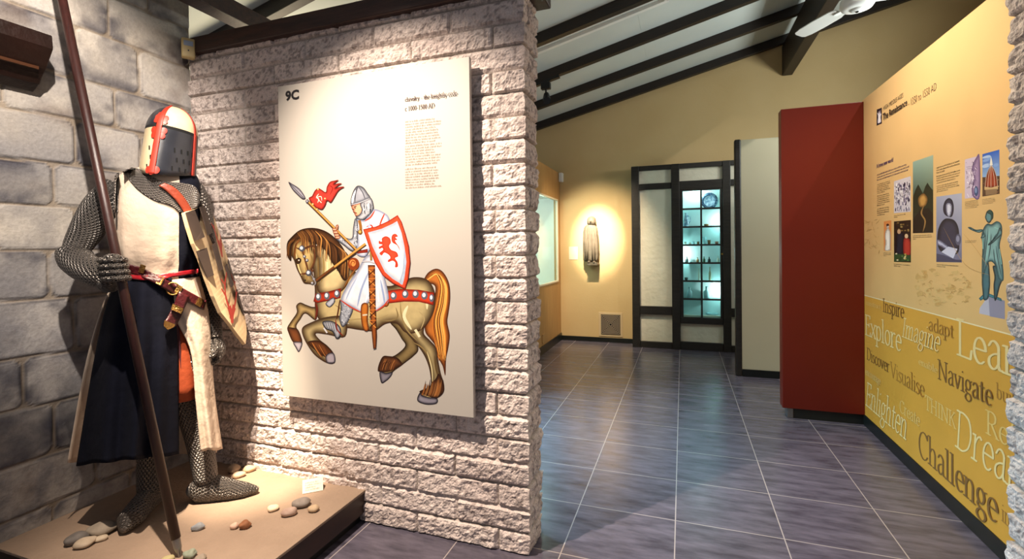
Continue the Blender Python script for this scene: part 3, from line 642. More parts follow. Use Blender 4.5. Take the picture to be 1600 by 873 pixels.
kx = fx(1128); g = G().tube([(kx, YF-.016, 1.2), (kx, YF-.04, 1.2)], [.008, .012], 10); build('knob', g, mat('brass', 'b08a4a', .3, .9), dr, label='small brass knob')
# lit interior with glass shelves
inw = mat('cupboard_lining', 'd2dedb', .6)
g = G(); yb2 = YB-.004
g.box(ga-.03, gb+.03, yb2-.01, yb2, .36, 2.06); g.box(ga-.045, ga-.03, YF+.06, yb2, .36, 2.06); g.box(gb+.03, gb+.045, YF+.06, yb2, .36, 2.06)
g.box(ga-.03, gb+.03, YF+.06, yb2-.01, .36, .375); g.box(ga-.03, gb+.03, YF+.06, yb2-.01, 2.045, 2.06)
build('lining', g, inw, t)
g = G(); g.box(X0+.005, ga-.05, YF+.062, yb2, .0, 2.33); g.box(gb+.05, X1-.005, YF+.062, yb2, 0, 2.33); g.box(ga-.05, gb+.05, YF+.062, yb2, 0, .355); g.box(ga-.05, gb+.05, YF+.062, yb2, 2.065, 2.33)
build('carcass', g, M['timber'], t)
shz = [gz0+(gz1-gz0)*i/7 for i in range(1, 7)]
shm = mat_glass('shelf_glass', (225, 245, 245))
for z in shz[:]: build('shelf', G().box(ga-.03, gb+.03, YF+.065, yb2-.011, z-.004, z+.003), shm, t)
point('cupboard_lamp', (xm-.05, YF+.085, 2.02), 4.5, (.84, 1.0, 1.0), .02)
point('cupboard_lamp', (ga-.018, YF+.085, 1.2), 3.6, (.84, 1.0, 1.0), .012)
point('cupboard_lamp', (gb+.018, YF+.085, .75), 3.6, (.84, 1.0, 1.0), .012)
point('cupboard_lamp', (gb+.018, YF+.085, 1.6), 3.2, (.84, 1.0, 1.0), .012)
ys = YF+.13
def ix(x): return on(x, 400, 1, ys).x
china = mat('blue_china', '6f8aa8', .2, c2='c9d6e2', nscale=30, nmix=.2); dark = mat('dark_glass', '22302e', .15, c2='3a463f', nscale=20)
amber = mat('amber_glass', '7d5a33', .2); pale = mat('pale_ceramic', 'c9c2ae', .4); green = mat('green_glass', '3c5b45', .15); clear = mat('clear_glassware', 'a9c8ca', .1, spec=.8)
g = G(); px, pz = on(1108.5, 317, 1, ys).x, shz[5]+.105
R = [[(px+r*cos(2*pi*j/28), ys+.03-d, pz+r*sin(2*pi*j/28)) for j in range(28)] for r, d in ((.02, 0), (.06, .002), (.066, .008), (.102, .022), (.102, .016), (.06, -.006), (.02, -.008))]
pl = thing('china_plate', 'round blue patterned plate standing on the top shelf of the glazed cupboard', 'plate', (px, ys+.03, pz-.1))
build('rim', G().rings([R[2], R[3], R[4]], 0), mat('plate_rim', '7c93a6', .2, c2='37506c', nscale=28, nmix=.15), pl, smooth=True)
build('well', G().rings([R[2], R[1], R[0]], 0, cap1=True), china, pl, smooth=True)
build('stand', G().bar((px-.03, ys-.01, shz[5]+.012), (px+.03, ys-.01, shz[5]+.012), .006, .018).bar((px, ys-.01, shz[5]+.006), (px, ys+.07, shz[5]+.006), .006, .006), pale, pl)
g = G().lathe([(.02, 0), (.032, .03), (.034, .09), (.022, .135), (.016, .17), (.021, .185)], (ix(1072.5), ys, shz[4]+.003), 20)
j = build('jug', g, china, smooth=True); tag(j, 'tall blue and white jug on the second shelf of the glazed cupboard', 'jug'); 
hx = ix(1072.5); build('handle', G().tube([(hx+.02, ys, shz[4]+.15), (hx+.05, ys, shz[4]+.13), (hx+.05, ys, shz[4]+.08), (hx+.03, ys, shz[4]+.05)], .005, 8), china, j, smooth=True)
def vessel(x, sh, prof, m, label, cat, name, grp=None, y=0):
    o = build(name, G().lathe(prof, (ix(x), ys+y, shz[sh]+.003), 14), m, smooth=True); tag(o, label, cat, grp); return o
bott = lambda h, r: [(r*.9, 0), (r, .01), (r, h*.55), (r*.38, h*.72), (r*.36, h*.92), (r*.5, h)]
cup = lambda h, r: [(r*.7, 0), (r*.9, h*.3), (r, h), (r*.85, h), (r*.7, h*.3)]
# shelf index: 0 lowest .. 5 topmost
for x, sh, pr, m, lb, ca, na in [
    (1104, 4, cup(.035, .028), amber, 'small amber bowl on the second cupboard shelf', 'bowl', 'bowl'),
    (1071, 3, cup(.04, .015), pale, 'pale beaker at the left end of the third cupboard shelf', 'cup', 'beaker'),
    (1078, 3, cup(.03, .015), pale, 'short pale beaker second from left on the third cupboard shelf', 'cup', 'beaker'),
    (1084, 3, cup(.045, .017), clear, 'clear glass beaker third from left on the third cupboard shelf', 'cup', 'beaker'),
    (1091, 3, cup(.04, .016), amber, 'amber beaker left of the centre bar on the third cupboard shelf', 'cup', 'beaker'),
    (1101, 3, cup(.1, .026), clear, 'tall clear tumbler on the third cupboard shelf', 'glass', 'tumbler'),
    (1108, 3, cup(.06, .02), amber, 'amber tumbler beside the tall clear one on the third cupboard shelf', 'glass', 'tumbler'),
    (1120, 3, cup(.04, .022), mat('rust_ceramic', '9a5a3f', .4), 'rust coloured pot at the right of the third cupboard shelf', 'pot', 'pot'),
    (1073, 2, bott(.075, .018), dark, 'dark bottle at the left of the fourth cupboard shelf', 'bottle', 'bottle'),
    (1079, 2, bott(.05, .014), clear, 'little clear bottle beside the dark one on the fourth cupboard shelf', 'bottle', 'bottle'),
    (1090, 2, bott(.065, .016), amber, 'amber bottle left of the centre bar on the fourth cupboard shelf', 'bottle', 'bottle'),
    (1100, 2, bott(.075, .016), green, 'green bottle right of the centre bar on the fourth cupboard shelf', 'bottle', 'bottle'),
    (1108, 2, bott(.07, .018), dark, 'dark bottle in the middle right of the fourth cupboard shelf', 'bottle', 'bottle'),
    (1122, 2, bott(.085, .016), pale, 'pale bottle at the right end of the fourth cupboard shelf', 'bottle', 'bottle'),
    (1072, 1, cup(.035, .022), dark, 'squat dark pot at the left of the fifth cupboard shelf', 'pot', 'pot'),
    (1092, 1, bott(.15, .013), pale, 'slim pale flask left of the centre bar on the fifth cupboard shelf', 'bottle', 'flask'),
    (1109, 1, bott(.17, .016), mat('buff_ceramic', 'b9a987', .5), 'tall buff flask on the fifth cupboard shelf', 'bottle', 'flask'),
    (1077, 0, bott(.14, .035), clear, 'round clear decanter on the sixth cupboard shelf', 'bottle', 'decanter'),
    (1104, 0, bott(.15, .04), clear, 'wide clear decanter with dark stopper on the sixth cupboard shelf', 'bottle', 'decanter')]:
    vessel(x, sh, pr, m, lb, ca, na)
g = G().lathe([(.03, 0), (.06, .03), (.078, .075), (.07, .075), (.05, .03)], (ix(1112), ys, .378), 24)
tag(build('glass_bowl', g, clear, smooth=True), 'wide pale bowl at the bottom of the glazed cupboard', 'bowl')

# cloaked figure on the back wall, floor vent, card
sx_, sz0, sy = -1.165, 1.045, 6.52
st = thing('cloaked_statuette', 'small grey cloaked figure on the back wall in a pool of light', 'statue', (sx_, sy, sz0))
stone = mat('statue_stone', '6e6453', .7, c2='564c3e', nscale=14, bump=.2, bscale=40)
prof = [(.0, .085), (.03, .096), (.08, .102), (.18, .106), (.30, .104), (.40, .098), (.455, .09), (.485, .068), (.505, .04)]
R = []
for z, a in prof:
    R.append([(sx_-.012+a*(1+.05*sin(11*2*pi*j/56+z*4)*(1-z))*cos(2*pi*j/56), sy+a*.62*(1+.06*sin(11*2*pi*j/56+z*4)*(1-z))*sin(2*pi*j/56), sz0+.062+z) for j in range(56)])
build('cloak', G().rings(R, cap0=True, cap1=True), stone, st, smooth=True)
g = G().ball((sx_+.0, sy-.012, sz0+.062+.55), (.042, .048, .055)); g.tube([(sx_, sy, sz0+.55), (sx_, sy-.004, sz0+.59)], .026, 12)
g.ball((sx_, sy-.06, sz0+.605), (.009, .014, .012)); g.ball((sx_-.03, sy-.03, sz0+.60), (.012, .02, .04)); g.ball((sx_+.03, sy-.03, sz0+.60), (.012, .02, .04))
build('head', g, stone, st, smooth=True)
build('hood', G().lathe([(.058, -.05), (.062, -.01), (.056, .03), (.036, .056), (.01, .066)], (sx_, sy+.018, sz0+.612), 20), stone, st, smooth=True)
g = G()
for sg in (-1, 1):
    g.tube([(sx_-.012+sg*.012, sy-.066, sz0+.53), (sx_-.012+sg*.020, sy-.071, sz0+.42), (sx_-.012+sg*.03, sy-.073, sz0+.25), (sx_-.012+sg*.036, sy-.071, sz0+.075)], [.006, .009, .011, .012], 8)
    for k in (1, 2): g.tube([(sx_-.012+sg*(.03+.02*k), sy-.058+.006*k, sz0+.47), (sx_-.012+sg*(.036+.024*k), sy-.066+.010*k*k, sz0+.3), (sx_-.012+sg*(.038+.026*k), sy-.063+.011*k*k, sz0+.08)], [.004, .008, .009], 8)
build('cloak_fold', g, stone, st, smooth=True)
g = G().ball((sx_-.03, sy-.045, sz0+.055), (.022, .05, .02)).ball((sx_+.04, sy-.045, sz0+.052), (.022, .05, .02)); build('feet', g, stone, st, smooth=True)
build('base', G().box(sx_-.05, sx_+.095, sy-.095, YB, sz0+.01, sz0+.035).box(sx_-.05, sx_+.08, sy-.08, YB, sz0+.035, sz0+.05), stone, st, bevel=.004)
tag(build('wall_card', G().box(-1.50, -1.375, YB-.006, YB, 1.13, 1.31), mat('wall_card', 'd6c8ac', .6), bevel=.001), 'small pale label card on the back wall left of the cloaked figure', 'label')
v = thing('wall_vent', 'square black vent grille low on the back wall', 'vent', (-.93, YB-.01, .105))
build('frame', G().box(-1.092, -.772, YB-.008, YB, .078, .408), mat('vent_surround', 'cdb48a', .6), v, bevel=.003, label='tan surround')
build('back_plate', G().box(-1.062, -.80, YB-.012, YB-.008, .108, .378), M['black'], v)
g = G(); cxv, czv = -.931, .243; sm = mat('vent_slat', 'a3917a', .5, .0)
for k in range(1, 8):
    r = .0175*k; w_ = .0035
    g.box(cxv-r, cxv+r, YB-.02, YB-.012, czv+r-w_, czv+r+w_); g.box(cxv-r, cxv+r, YB-.02, YB-.012, czv-r-w_, czv-r+w_)
    g.box(cxv-r-w_, cxv-r+w_, YB-.02, YB-.012, czv-r, czv+r); g.box(cxv+r-w_, cxv+r+w_, YB-.02, YB-.012, czv-r, czv+r)
build('grille', g, sm, v, label='concentric square louvres')

# ceiling fittings
t = thing('track_spotlight', 'small black spotlight hanging from a rafter beside the block wall', 'spotlight', (-1.44, 5.0, cz(-1.44)-.1))
zx = lambda x: cz(x)-.1
build('track', G().bar((-1.9, 5.0, zx(-1.9)-.016), (-1.22, 5.0, zx(-1.22)-.016), .05, .03), M['black'], t)
bx = -1.37; g = G().box(bx-.05, bx+.05, 4.97, 5.03, zx(bx)-.1, zx(bx)-.03); build('adapter', g, M['black'], t, bevel=.004)
build('stem', G().tube([(bx, 5.0, zx(bx)-.15), (bx, 5.0, zx(bx)-.095)], .01, 10), M['black'], t)
build('lamp_head', G().tube([(bx+.0, 5.02, zx(bx)-.145), (bx+.01, 4.99, zx(bx)-.2), (bx+.022, 4.955, zx(bx)-.235)], [.028, .04, .042], 16), M['black'], t, smooth=False)
t = thing('cable_trunking', 'white cable trunking running along the sloping ceiling between two rafters', 'trunking', (-.7, 4.5, cz(-.7)))
def slope_bar(x0, x1, y, dz, wy, wz): return G().bar((x0, y, cz(x0)+dz), (x1, y, cz(x1)+dz), wy, wz)
build('duct', slope_bar(-2.2, -.1, 4.50, -.016, .045, .03), M['white'], t, bevel=.003)
build('branch', G().bar((-.115, 4.50, cz(-.115)-.016), (-.115, 4.25, cz(-.115)-.016), .045, .03), M['white'], t, bevel=.003)
tag(build('ceiling_conduit', slope_bar(-2.4, .6, 4.262, -.09, .012, .012), M['white'], bevel=.002), 'thin white conduit clipped along a dark rafter', 'conduit')
tag(build('cover_strip', slope_bar(-2.4, .6, 4.30, -.02, .05, .035), M['rafter'], bevel=.002), 'narrow brown cover strip beside the white conduit on the ceiling', 'strip')

# ceiling fan
F0 = Vector((1.262, 4.33, 3.10))
t = thing('ceiling_fan', 'white ceiling fan under the roof beam, partly cut off by the top of the picture', 'fan', F0)
build('hub', G().lathe([(.02, -.022), (.06, -.02), (.098, -.012), (.112, .008), (.11, .05), (.085, .085), (.03, .1)], F0, 32), M['white'], t, smooth=True)
build('hub_cap', G().lathe([(.012, -.036), (.038, -.033), (.05, -.02), (.05, -.012)], F0, 24), M['white'], t, smooth=True)
build('button', G().lathe([(.009, -.043), (.012, -.036), (.012, -.03)], F0, 12), M['black'], t, label='small dark centre button')
build('rod', G().tube([F0+Vector((0, 0, .09)), Vector((F0.x, F0.y, cz(F0.x)))], .014, 12), M['white'], t)
build('canopy', G().lathe([(.055, 0), (.05, -.04), (.02, -.07)], (F0.x, F0.y, cz(F0.x)-.01), 20), M['white'], t, smooth=True)
a0 = atan2(.47, -.27)
for k in range(3):
    a = a0+k*2*pi/3; e = Vector((cos(a), sin(a), 0)); s_ = Vector((-sin(a), cos(a), 0)); up = Vector((0, 0, 1))
    g = G(); R = []
    for q, wd in ((.15, .045), (.2, .06), (.35, .066), (.5, .062), (.56, .05), (.575, .03)):
        R.append([F0+e*q+s_*(wd*c)+up*(.03+.22*wd*c+d) for c, d in ((-1, 0), (1, 0), (1, .007), (-1, .007))])
    build('blade', g.rings(R, cap0=True, cap1=True), M['white'], t)
    build('blade_arm', G().bar(F0+e*.09+up*.03, F0+e*.2+up*.028, .035, .008), M['white'], t)
# ------------------------------------------------------------------ yellow renaissance panel
XP = 1.225
M['print'] = mat_attr('print', .42, spec=.35)
yp = thing('yellow_history_panel', 'tall yellow exhibition panel with pictures above and large words below', 'panel', (1.26, 3.2, 0))
build('panel_board', G().box(XP, XP+.07, 2.10, 4.105, .078, 2.33), mat('panel_edge', 'cfa765', .5), yp)
build('baseboard', G().box(XP-.006, XP+.07, 2.10, 4.1, 0, .078), M['blackbase'], yp, bevel=.003)
def plY(x, y, z): p = on(x, y, 0, XP); return (XP-z, p.y, p.z)
P1 = lambda x, y: (1340+x/4.158, 120+y/4.158)
P2 = lambda x, y: (1340+x/4.158, 230+y/4.158)
P3 = lambda x, y: (1340+x/3.638, 440+y/3.638)
P4 = lambda x, y: (1330+x/2.015, 440+y/2.015)
# background print in wall coordinates: paler top, deep yellow foot
bg = Paint(lambda x, y, z: (XP-z*.3-.0003, x, y))
nY, nZ = 70, 70
Yg = np.linspace(2.10, 4.105, nY); Zt = np.linspace(.935, 2.33, 40); Zb = np.linspace(.078, .932, 30)
for Zs, ca, cb in ((Zt, 'e0bb86', 'd9ae70'), (Zb, 'd59b3e', 'cb9034')):
    pts = [(y, z) for z in Zs for y in Yg]; cl = []
    for z in Zs:
        for y in Yg:
            k = (z-Zs[0])/(Zs[-1]-Zs[0]); n = .93+.14*float(fbm(y*4, z*4, 3, 41)); A, B = lin(ca), lin(cb)
            cl.append((*[(A[i]*k+B[i]*(1-k))*n for i in range(3)], 1))
    m_ = len(Yg)
    bg._add(pts, [(i*m_+j, i*m_+j+1, (i+1)*m_+j+1, (i+1)*m_+j) for i in range(len(Zs)-1) for j in range(m_-1)], cl)
bg.rect(2.10, .931, 4.105, .937, 'e6d3a6')
bg.build('printed_background', M['print'], yp)

def new_art(): return Paint(lambda x, y, z: plY(x, y, z+.0004), 6e-6)
art = new_art()
def flush(name, label): 
    global art
    art.build(name, M['print'], yp, label=label); art = new_art()
def A2(pts): return [P2(*p) for p in pts]
def A3(pts): return [P3(*p) for p in pts]
# faint old-map engraving
rg = random.Random(5)
for k in range(46):
    x, y = rg.uniform(330, 640), rg.uniform(-60, 130); a_, b_ = rg.uniform(6, 26), rg.uniform(4, 20)
    art.poly([P3(x+a_*cos(t_)*rg.uniform(.5, 1.2), y+b_*sin(t_)*rg.uniform(.5, 1.2)+(x-480)*.12) for t_ in [2*pi*q_/9 for q_ in range(9)]], rg.choice(['cfa768', 'd2ad70', 'c9a062']), inner=rg.choice(['c6995a', 'cda466', 'c29455']), width=3)
for k in range(40):
    x, y = rg.uniform(340, 630), rg.uniform(-50, 130); art.stroke([P3(x, y), P3(x+rg.uniform(4, 14), y+rg.uniform(-12, 8)), P3(x+rg.uniform(14, 26), y+rg.uniform(-6, 12))], rg.uniform(.5, 1.2), rg.choice(['b98b4e', 'c39758']))
for k in range(30):
    x, y = rg.uniform(40, 150), rg.uniform(450, 680)
    dx, dy = rg.uniform(-10, 10), rg.uniform(-12, 12)
    art.stroke([P2(x+dx*i, y+dy*i) for i in range(4)], rg.uniform(.3, .8), 'bd9558')
art.stroke(A2([(690, 560), (740, 620), (800, 700), (860, 790)]), .5, 'b98f52'); art.stroke(A2([(560, 520), (700, 760), (860, 830)]), .5, 'b98f52')
flush('printed_map', 'faint brown old-map engraving')
def pic(x0, y0, x1, y1, d0, d1):  # perspective corners of an upright picture, crop-2 pixels: left edge y0..y1, right edge y0+d0..y1+d1
    return [(x0, y0), (x1, y0+d0), (x1, y1+d1), (x0, y1)]
def fillp(c, colour): art.poly(A2(c), colour, smooth=False)
# city engraving
c = pic(237, 222, 346, 428, -35, -10); fillp(c, 'cfc6cf')
for k in range(150):
    x = rg.uniform(240, 338); y = rg.uniform(215, 405)-(x-237)*.2+15; wv = rg.uniform(2, 7); hv = rg.uniform(4, 26)
    fillp([(x, y), (x+wv, y-1), (x+wv, min(y+hv, 415)), (x, min(y+hv, 416))], rg.choice(['3d3550', '8d86a0', 'f0ebee', '5b5478', 'b8a9c0', '2a2436']))
flush('printed_picture', 'grey engraving of a crowded town')
# orange picture of a pale standing figure
c = pic(171, 482, 220, 672, -8, -2); fillp(c, 'd9894a')
art.poly(A2([(188, 505), (200, 500), (206, 512), (203, 528), (212, 545), (216, 590), (214, 640), (212, 668), (178, 668), (182, 620), (178, 580), (182, 545), (191, 530), (187, 515)]), 'b6a79a', inner='efe6dc', width=2)
art.poly(A2([(188, 500), (200, 496), (207, 508), (200, 510), (190, 514)]), '4a2c20')
flush('printed_picture', 'orange picture of a pale standing figure')
# dark interior with a figure in black and one in red
c = pic(237, 482, 347, 744, -10, 4); fillp(c, '2a1c12')
for k in range(26):
    x, y = rg.uniform(240, 330), rg.uniform(485, 540); fillp([(x, y), (x+12, y-1), (x+12, y+7), (x, y+8)], rg.choice(['6b4a22', '8a6a34', '3c2a16', 'a0844c']))
art.poly(A2([(255, 560), (285, 545), (302, 570), (300, 640), (290, 700), (246, 700), (250, 620)]), '0f0d10', inner='22222c', width=4)
art.ell(*P2(270, 548), 2.8, 3.6, 'c39874'); art.poly(A2([(300, 600), (325, 590), (343, 610), (345, 690), (325, 715), (300, 690)]), '8e1f18', inner='b8392a', width=4)
art.ell(*P2(318, 577), 2.7, 3.6, 'd9b48c'); art.poly(A2([(240, 690), (345, 700), (345, 740), (240, 742)]), '2f4a26', smooth=False)
for k in range(18):
    x, y = rg.uniform(245, 335), rg.uniform(690, 735); art.ell(*P2(x, y), 1.5, 1.1, rg.choice(['587a3a', 'b7a04a', '243a1c', 'd8c8a4']))
flush('printed_picture', 'dark interior with a black and a red figure')
# tall dark landscape standing in for the large portrait
q = [P2(360, 95), P2(492, 50), P2(492, 300), P2(360, 310)]
art.quadc(q, [lin('8fa79a')+(1,), lin('9fb3a0')+(1,), lin('4f5f4e')+(1,), lin('46584e')+(1,)] if False else ['8ba69c', '9cb2a2', '56634a', '46584e'])
art.quadc([P2(360, 310), P2(492, 300), P2(492, 555), P2(360, 558)], ['3c4436', '474a34', '1c130d', '1a120d'])
art.poly(A2([(361, 330), (375, 280), (395, 240), (410, 270), (425, 300), (440, 255), (455, 230), (470, 255), (491, 280), (491, 420), (361, 430)]), '222818', smooth=False)
art.poly(A2([(361, 470), (410, 400), (460, 395), (491, 430), (491, 553), (361, 556)]), '17100c', smooth=False)
art.poly(A2([(395, 330), (430, 300), (455, 335), (440, 380), (405, 385)]), '7a5428', inner='c4934e', width=5)
art.stroke(A2([(430, 382), (415, 430), (440, 480), (425, 550)]), 2.2, '9a7440')
flush('printed_picture', 'tall dark landscape picture')
# grey portrait of a robed scholar at a desk
c = [P2(512, 322), P2(678, 298), P2(678, 748), P2(512, 745)]
art.quadc(c, ['9ea0b8', 'b2b2c6', '6e6c86', '63627e'])
art.poly(A2([(570, 440), (556, 400), (568, 350), (595, 330), (618, 348), (626, 400), (612, 452)]), '1e1c2c', inner='35344c', width=5)
art.poly(A2([(578, 370), (596, 362), (611, 378), (610, 420), (598, 450), (584, 440), (577, 405)]), '8b8ba4', inner='d4d3e2', width=3)
art.poly(A2([(560, 470), (590, 462), (630, 475), (655, 520), (662, 600), (650, 690), (560, 690), (522, 640), (520, 560), (535, 505)]), '1a1926', inner='34334a', width=9)
art.poly(A2([(522, 600), (560, 620), (600, 655), (590, 670), (545, 645), (518, 630)]), '6a6984', inner='bab9cf', width=3)
art.poly(A2([(545, 680), (590, 645), (650, 660), (622, 722)]), 'c9c8da', smooth=False)
art.poly(A2([(514, 690), (560, 700), (640, 730), (676, 730), (676, 746), (514, 744)]), '45445c', smooth=False)
art.ell(*P2(655, 600), 4.5, 9, '55546c', '8d8ca4')
flush('printed_picture', 'grey portrait of a robed scholar writing')
# pale study of a draped figure
c = pic(698, 80, 797, 334, -27, -12); fillp(c, 'cbbbd0')
art.poly(A2([(745, 130), (770, 70), (794, 60), (795, 318), (752, 322), (742, 260), (756, 200)]), '6d5480', inner='a58db0', width=6)
for k in range(46):
    x, y = rg.uniform(703, 780), rg.uniform(90, 315); art.stroke([P2(x, y), P2(x+rg.uniform(-8, 14), y+rg.uniform(4, 22))], rg.uniform(.4, 1.3), rg.choice(['4a3560', 'f2ebf4', '8a749a', '332544', 'e4d8ea']))
art.ell(*P2(772, 285), 3.2, 8, '3d4f7a', '7d8fb8'); art.stroke([P2(706, 130), P2(752, 122)], .5, '7a6a8a'); art.stroke([P2(706, 142), P2(748, 136)], .5, '7a6a8a')
flush('printed_picture', 'pale violet study of a draped figure')
# photograph of a red ribbed dome
c = [P2(812, 45), P2(922, 15), P2(924, 195), P2(812, 200)]
art.quadc(c, ['2a57b4', '2d5fc0', '8fb0da', '86a8d4'])
for k in range(7): art.ell(*P2(rg.uniform(830, 905), rg.uniform(50, 140)), rg.uniform(3, 7), rg.uniform(1.5, 3), rg.choice(['5f86cc', '7fa0d8', 'a9c0e4']), a=-.3)
art.poly(A2([(812, 195), (924, 185), (924, 302), (812, 320)]), '54392a', smooth=False)
for k in range(40):
    x, y = rg.uniform(814, 914), rg.uniform(195, 300); fillp([(x, y), (x+8, y-1), (x+8, y+4), (x, y+5)], rg.choice(['7d5038', 'a87a58', '3c2c22', 'c8b08c']))
art.poly(A2([(828, 255), (836, 190), (852, 142), (870, 120), (890, 145), (906, 195), (912, 250), (870, 262)]), '6a2410', inner='9c3c1c', width=5)
for pts in ([(830, 258), (838, 192), (854, 142), (868, 118)], [(868, 260), (868, 180), (869, 118)], [(911, 250), (905, 195), (889, 146), (872, 118)], [(848, 260), (852, 190), (866, 120)], [(892, 256), (888, 190), (873, 120)]): art.stroke(A2(pts), .55, 'd8c4ac', taper=False)
art.poly(A2([(826, 256), (870, 262), (914, 250), (914, 272), (870, 285), (826, 276)]), 'c8a878', smooth=False); art.poly(A2([(832, 276), (908, 270), (906, 304), (834, 312)]), '8a6d50', smooth=False)
art.poly(A2([(860, 118), (864, 85), (869, 60), (875, 85), (880, 116)]), 'e9e4d8', smooth=False)
flush('printed_picture', 'photograph of a red ribbed dome under a blue sky')
# bronze statue cut-out: robed figure pointing, on a pale plinth
S = lambda pts: A2(pts)
art.poly(S([(795, 1090), (800, 1000), (960, 1000), (960, 1030)]) if False else A3([(695, 150), (745, 80), (838, 108), (838, 213), (692, 180)]), 'b9b4c0', smooth=False)
art.poly(A3([(745, 80), (838, 108), (838, 213), (752, 197)]), '8f8a9c', smooth=False)
art.poly(A3([(690, 95), (728, 58), (818, 95), (822, 112), (740, 82), (700, 108)]), '2b6370', inner='4f9aa2', width=3, smooth=False)
art.poly(S([(808, 860), (815, 760), (850, 740), (862, 860), (858, 940), (848, 985), (820, 990), (812, 930)]), '16323a', inner='456e76', width=4)
art.poly(S([(880, 770), (930, 790), (944, 850), (925, 905), (905, 985), (890, 990), (884, 900), (890, 840)]), '12262e', inner='3c6068', width=4)
art.poly(S([(870, 500), (905, 480), (935, 500), (940, 560), (925, 640), (942, 740), (950, 830), (945, 868), (915, 850), (890, 760), (850, 750), (812, 860), (808, 760), (812, 640), (806, 570), (822, 520), (845, 495)]), '234a52', inner='7fa8a8', width=7)
for pts in ([(850, 520), (840, 620), (825, 740), (818, 830)], [(870, 560), (862, 660), (850, 730)], [(900, 640), (915, 740), (935, 840)], [(905, 560), (880, 600), (860, 630)], [(835, 540), (828, 640), (822, 700)], [(885, 660), (890, 720), (905, 790)]): art.stroke(A2(pts), 1.3, '1c3a44')
for pts in ([(858, 530), (850, 640), (836, 740)], [(890, 520), (915, 530)], [(815, 580), (816, 660)], [(922, 660), (936, 760)]): art.stroke(A2(pts), 1.1, '8fc4ba')
art.poly(S([(822, 545), (790, 555), (745, 540), (718, 522), (735, 518), (770, 535), (815, 535), (830, 580), (800, 590)]), '234a52', inner='7fa8a8', width=3)
art.poly(S([(925, 520), (940, 560), (905, 600), (862, 635), (850, 628), (900, 575)]), '1a3840', inner='5f8c90', width=3)
art.poly(S([(832, 440), (842, 415), (862, 408), (880, 425), (880, 455), (862, 490), (845, 488), (834, 470), (829, 456)]), '17323a', inner='5a868c', width=3)
art.poly(S([(840, 418), (862, 405), (882, 424), (881, 462), (868, 470), (866, 440), (848, 430)]), '14302f', inner='264c4a', width=2)
flush('printed_statue', 'green bronze statue pointing on a plinth')
# icon beside the heading
art.poly([P1(125, 212), P1(158, 200), P1(158, 303), P1(124, 318)], '1f1b2a', smooth=False)
art.poly([P1(*p) for p in [(132, 300), (134, 258), (128, 232), (136, 240), (139, 222), (143, 240), (147, 215), (150, 240), (155, 238), (150, 262), (152, 292)]], 'd8d2e4', inner='ffffff', width=1.5)
flush('heading_icon', 'small dark heading icon')

# words
inkm = {k: mat('ink_'+k, c, .45) for k, c in dict(dark='7a5426', brown='a2702c', pale='e6c888', faint='dfb566', black='2a2320', purple='4d3a68', grey='5c5040').items()}
def put(name, polys, wid, p0, p1, ptop, ink, parent, capu=.72, zoff=.0012, fit=None):
    """lay letter polygons on the yellow panel between two baseline pixels"""
    a, b, c = on(*p0, 0, XP), on(*p1, 0, XP), on(*ptop, 0, XP)
    kx = (b.y-a.y)/(fit or wid); kz = (c.z-a.z)/capu
    g = G()
    for i, poly in enumerate(polys):
        if min(a.y+x*kx for x, y in poly) > 2.10: g.add([(XP-zoff-i*1e-5, a.y+x*kx, a.z+y*kz) for x, y in poly], [tuple(range(len(poly)))])
    return build(name, g, inkm[ink], parent)
def word(txt, p0, p1, pt, ink, slant=0, wgt=.1, cap=.72, upto=None, map_=P3, thin=.032):
    polys, adv = pen_text(txt, slant, wgt, thin)
    return put('printed_word', polys, adv[-1], map_(*p0), map_(*p1), map_(*pt), ink, yp, cap, fit=adv[(upto or len(txt))-1])
word('construct', (48, 130), (135, 152), (48, 103), 'faint', wgt=.12)
word('Inspire', (143, 170), (266, 207), (143, 92), 'dark')
word('adapt', (405, 275), (550, 312), (408, 198), 'brown', cap=.74)
word('Learn', (562, 415), (830, 504), (562, 203), 'pale', upto=3, wgt=.085)
word('Explore', (43, 300), (252, 391), (43, 183), 'pale', wgt=.09)
word('Imagine', (250, 312), (468, 396), (255, 200), 'pale', slant=.3, wgt=.07)
word('enable', (348, 468), (458, 520), (348, 430), 'faint', cap=.74, wgt=.12)
word('Navigate', (458, 552), (772, 697), (458, 438), 'dark')
word('build', (790, 662), (860, 692), (790, 573), 'brown', upto=2, cap=.74)
word('Discover', (53, 440), (183, 502), (53, 372), 'dark')
word('Visualise', (188, 540), (382, 650), (188, 452), 'brown', wgt=.085)
word('encourage', (45, 525), (135, 572), (45, 492), 'faint', cap=.6, wgt=.12)
word('Enlighten', (45, 700), (280, 878), (45, 560), 'pale', slant=.28, wgt=.07)
word('Create', (240, 738), (358, 815), (240, 668), 'faint')
word('THINK', (385, 722), (562, 838), (385, 640), 'faint')
word('Dream', (327, 518), (490, 628), (330, 398), 'pale', slant=.14, wgt=.07, upto=4, map_=P4)
word('Reflect', (424, 476), (497, 512), (424, 400), 'faint', upto=2, map_=P4)
word('Challenge', (212, 545), (465, 735), (212, 462), 'dark', map_=P4)
word('innovate', (474, 752), (540, 800), (474, 700), 'brown', upto=4, map_=P4, cap=.66)
def sans(name, txt, p0, p1, pt, ink, heavy=0., parent=None):
    V, F = sans_text(txt, heavy); xm = max(v[0] for v in V); cap = max(v[1] for v in V)
    return put(name, [[V[i] for i in f] for f in F], xm, P1(*p0), P1(*p1), P1(*pt), ink, parent or yp, cap)
sans('heading', 'HIGH MIDDLE AGES', (169, 219), (298, 148), (169, 192), 'grey')
sans('heading', 'The Renaissance', (169, 281), (324, 203), (169, 240), 'black', .025)
sans('heading', '– 1350 to 1550 AD', (330, 198), (513, 100), (330, 152), 'grey', -.012)
sans('subheading', 'A brave new world', (127, 592), (232, 556), (127, 566), 'purple', .02)

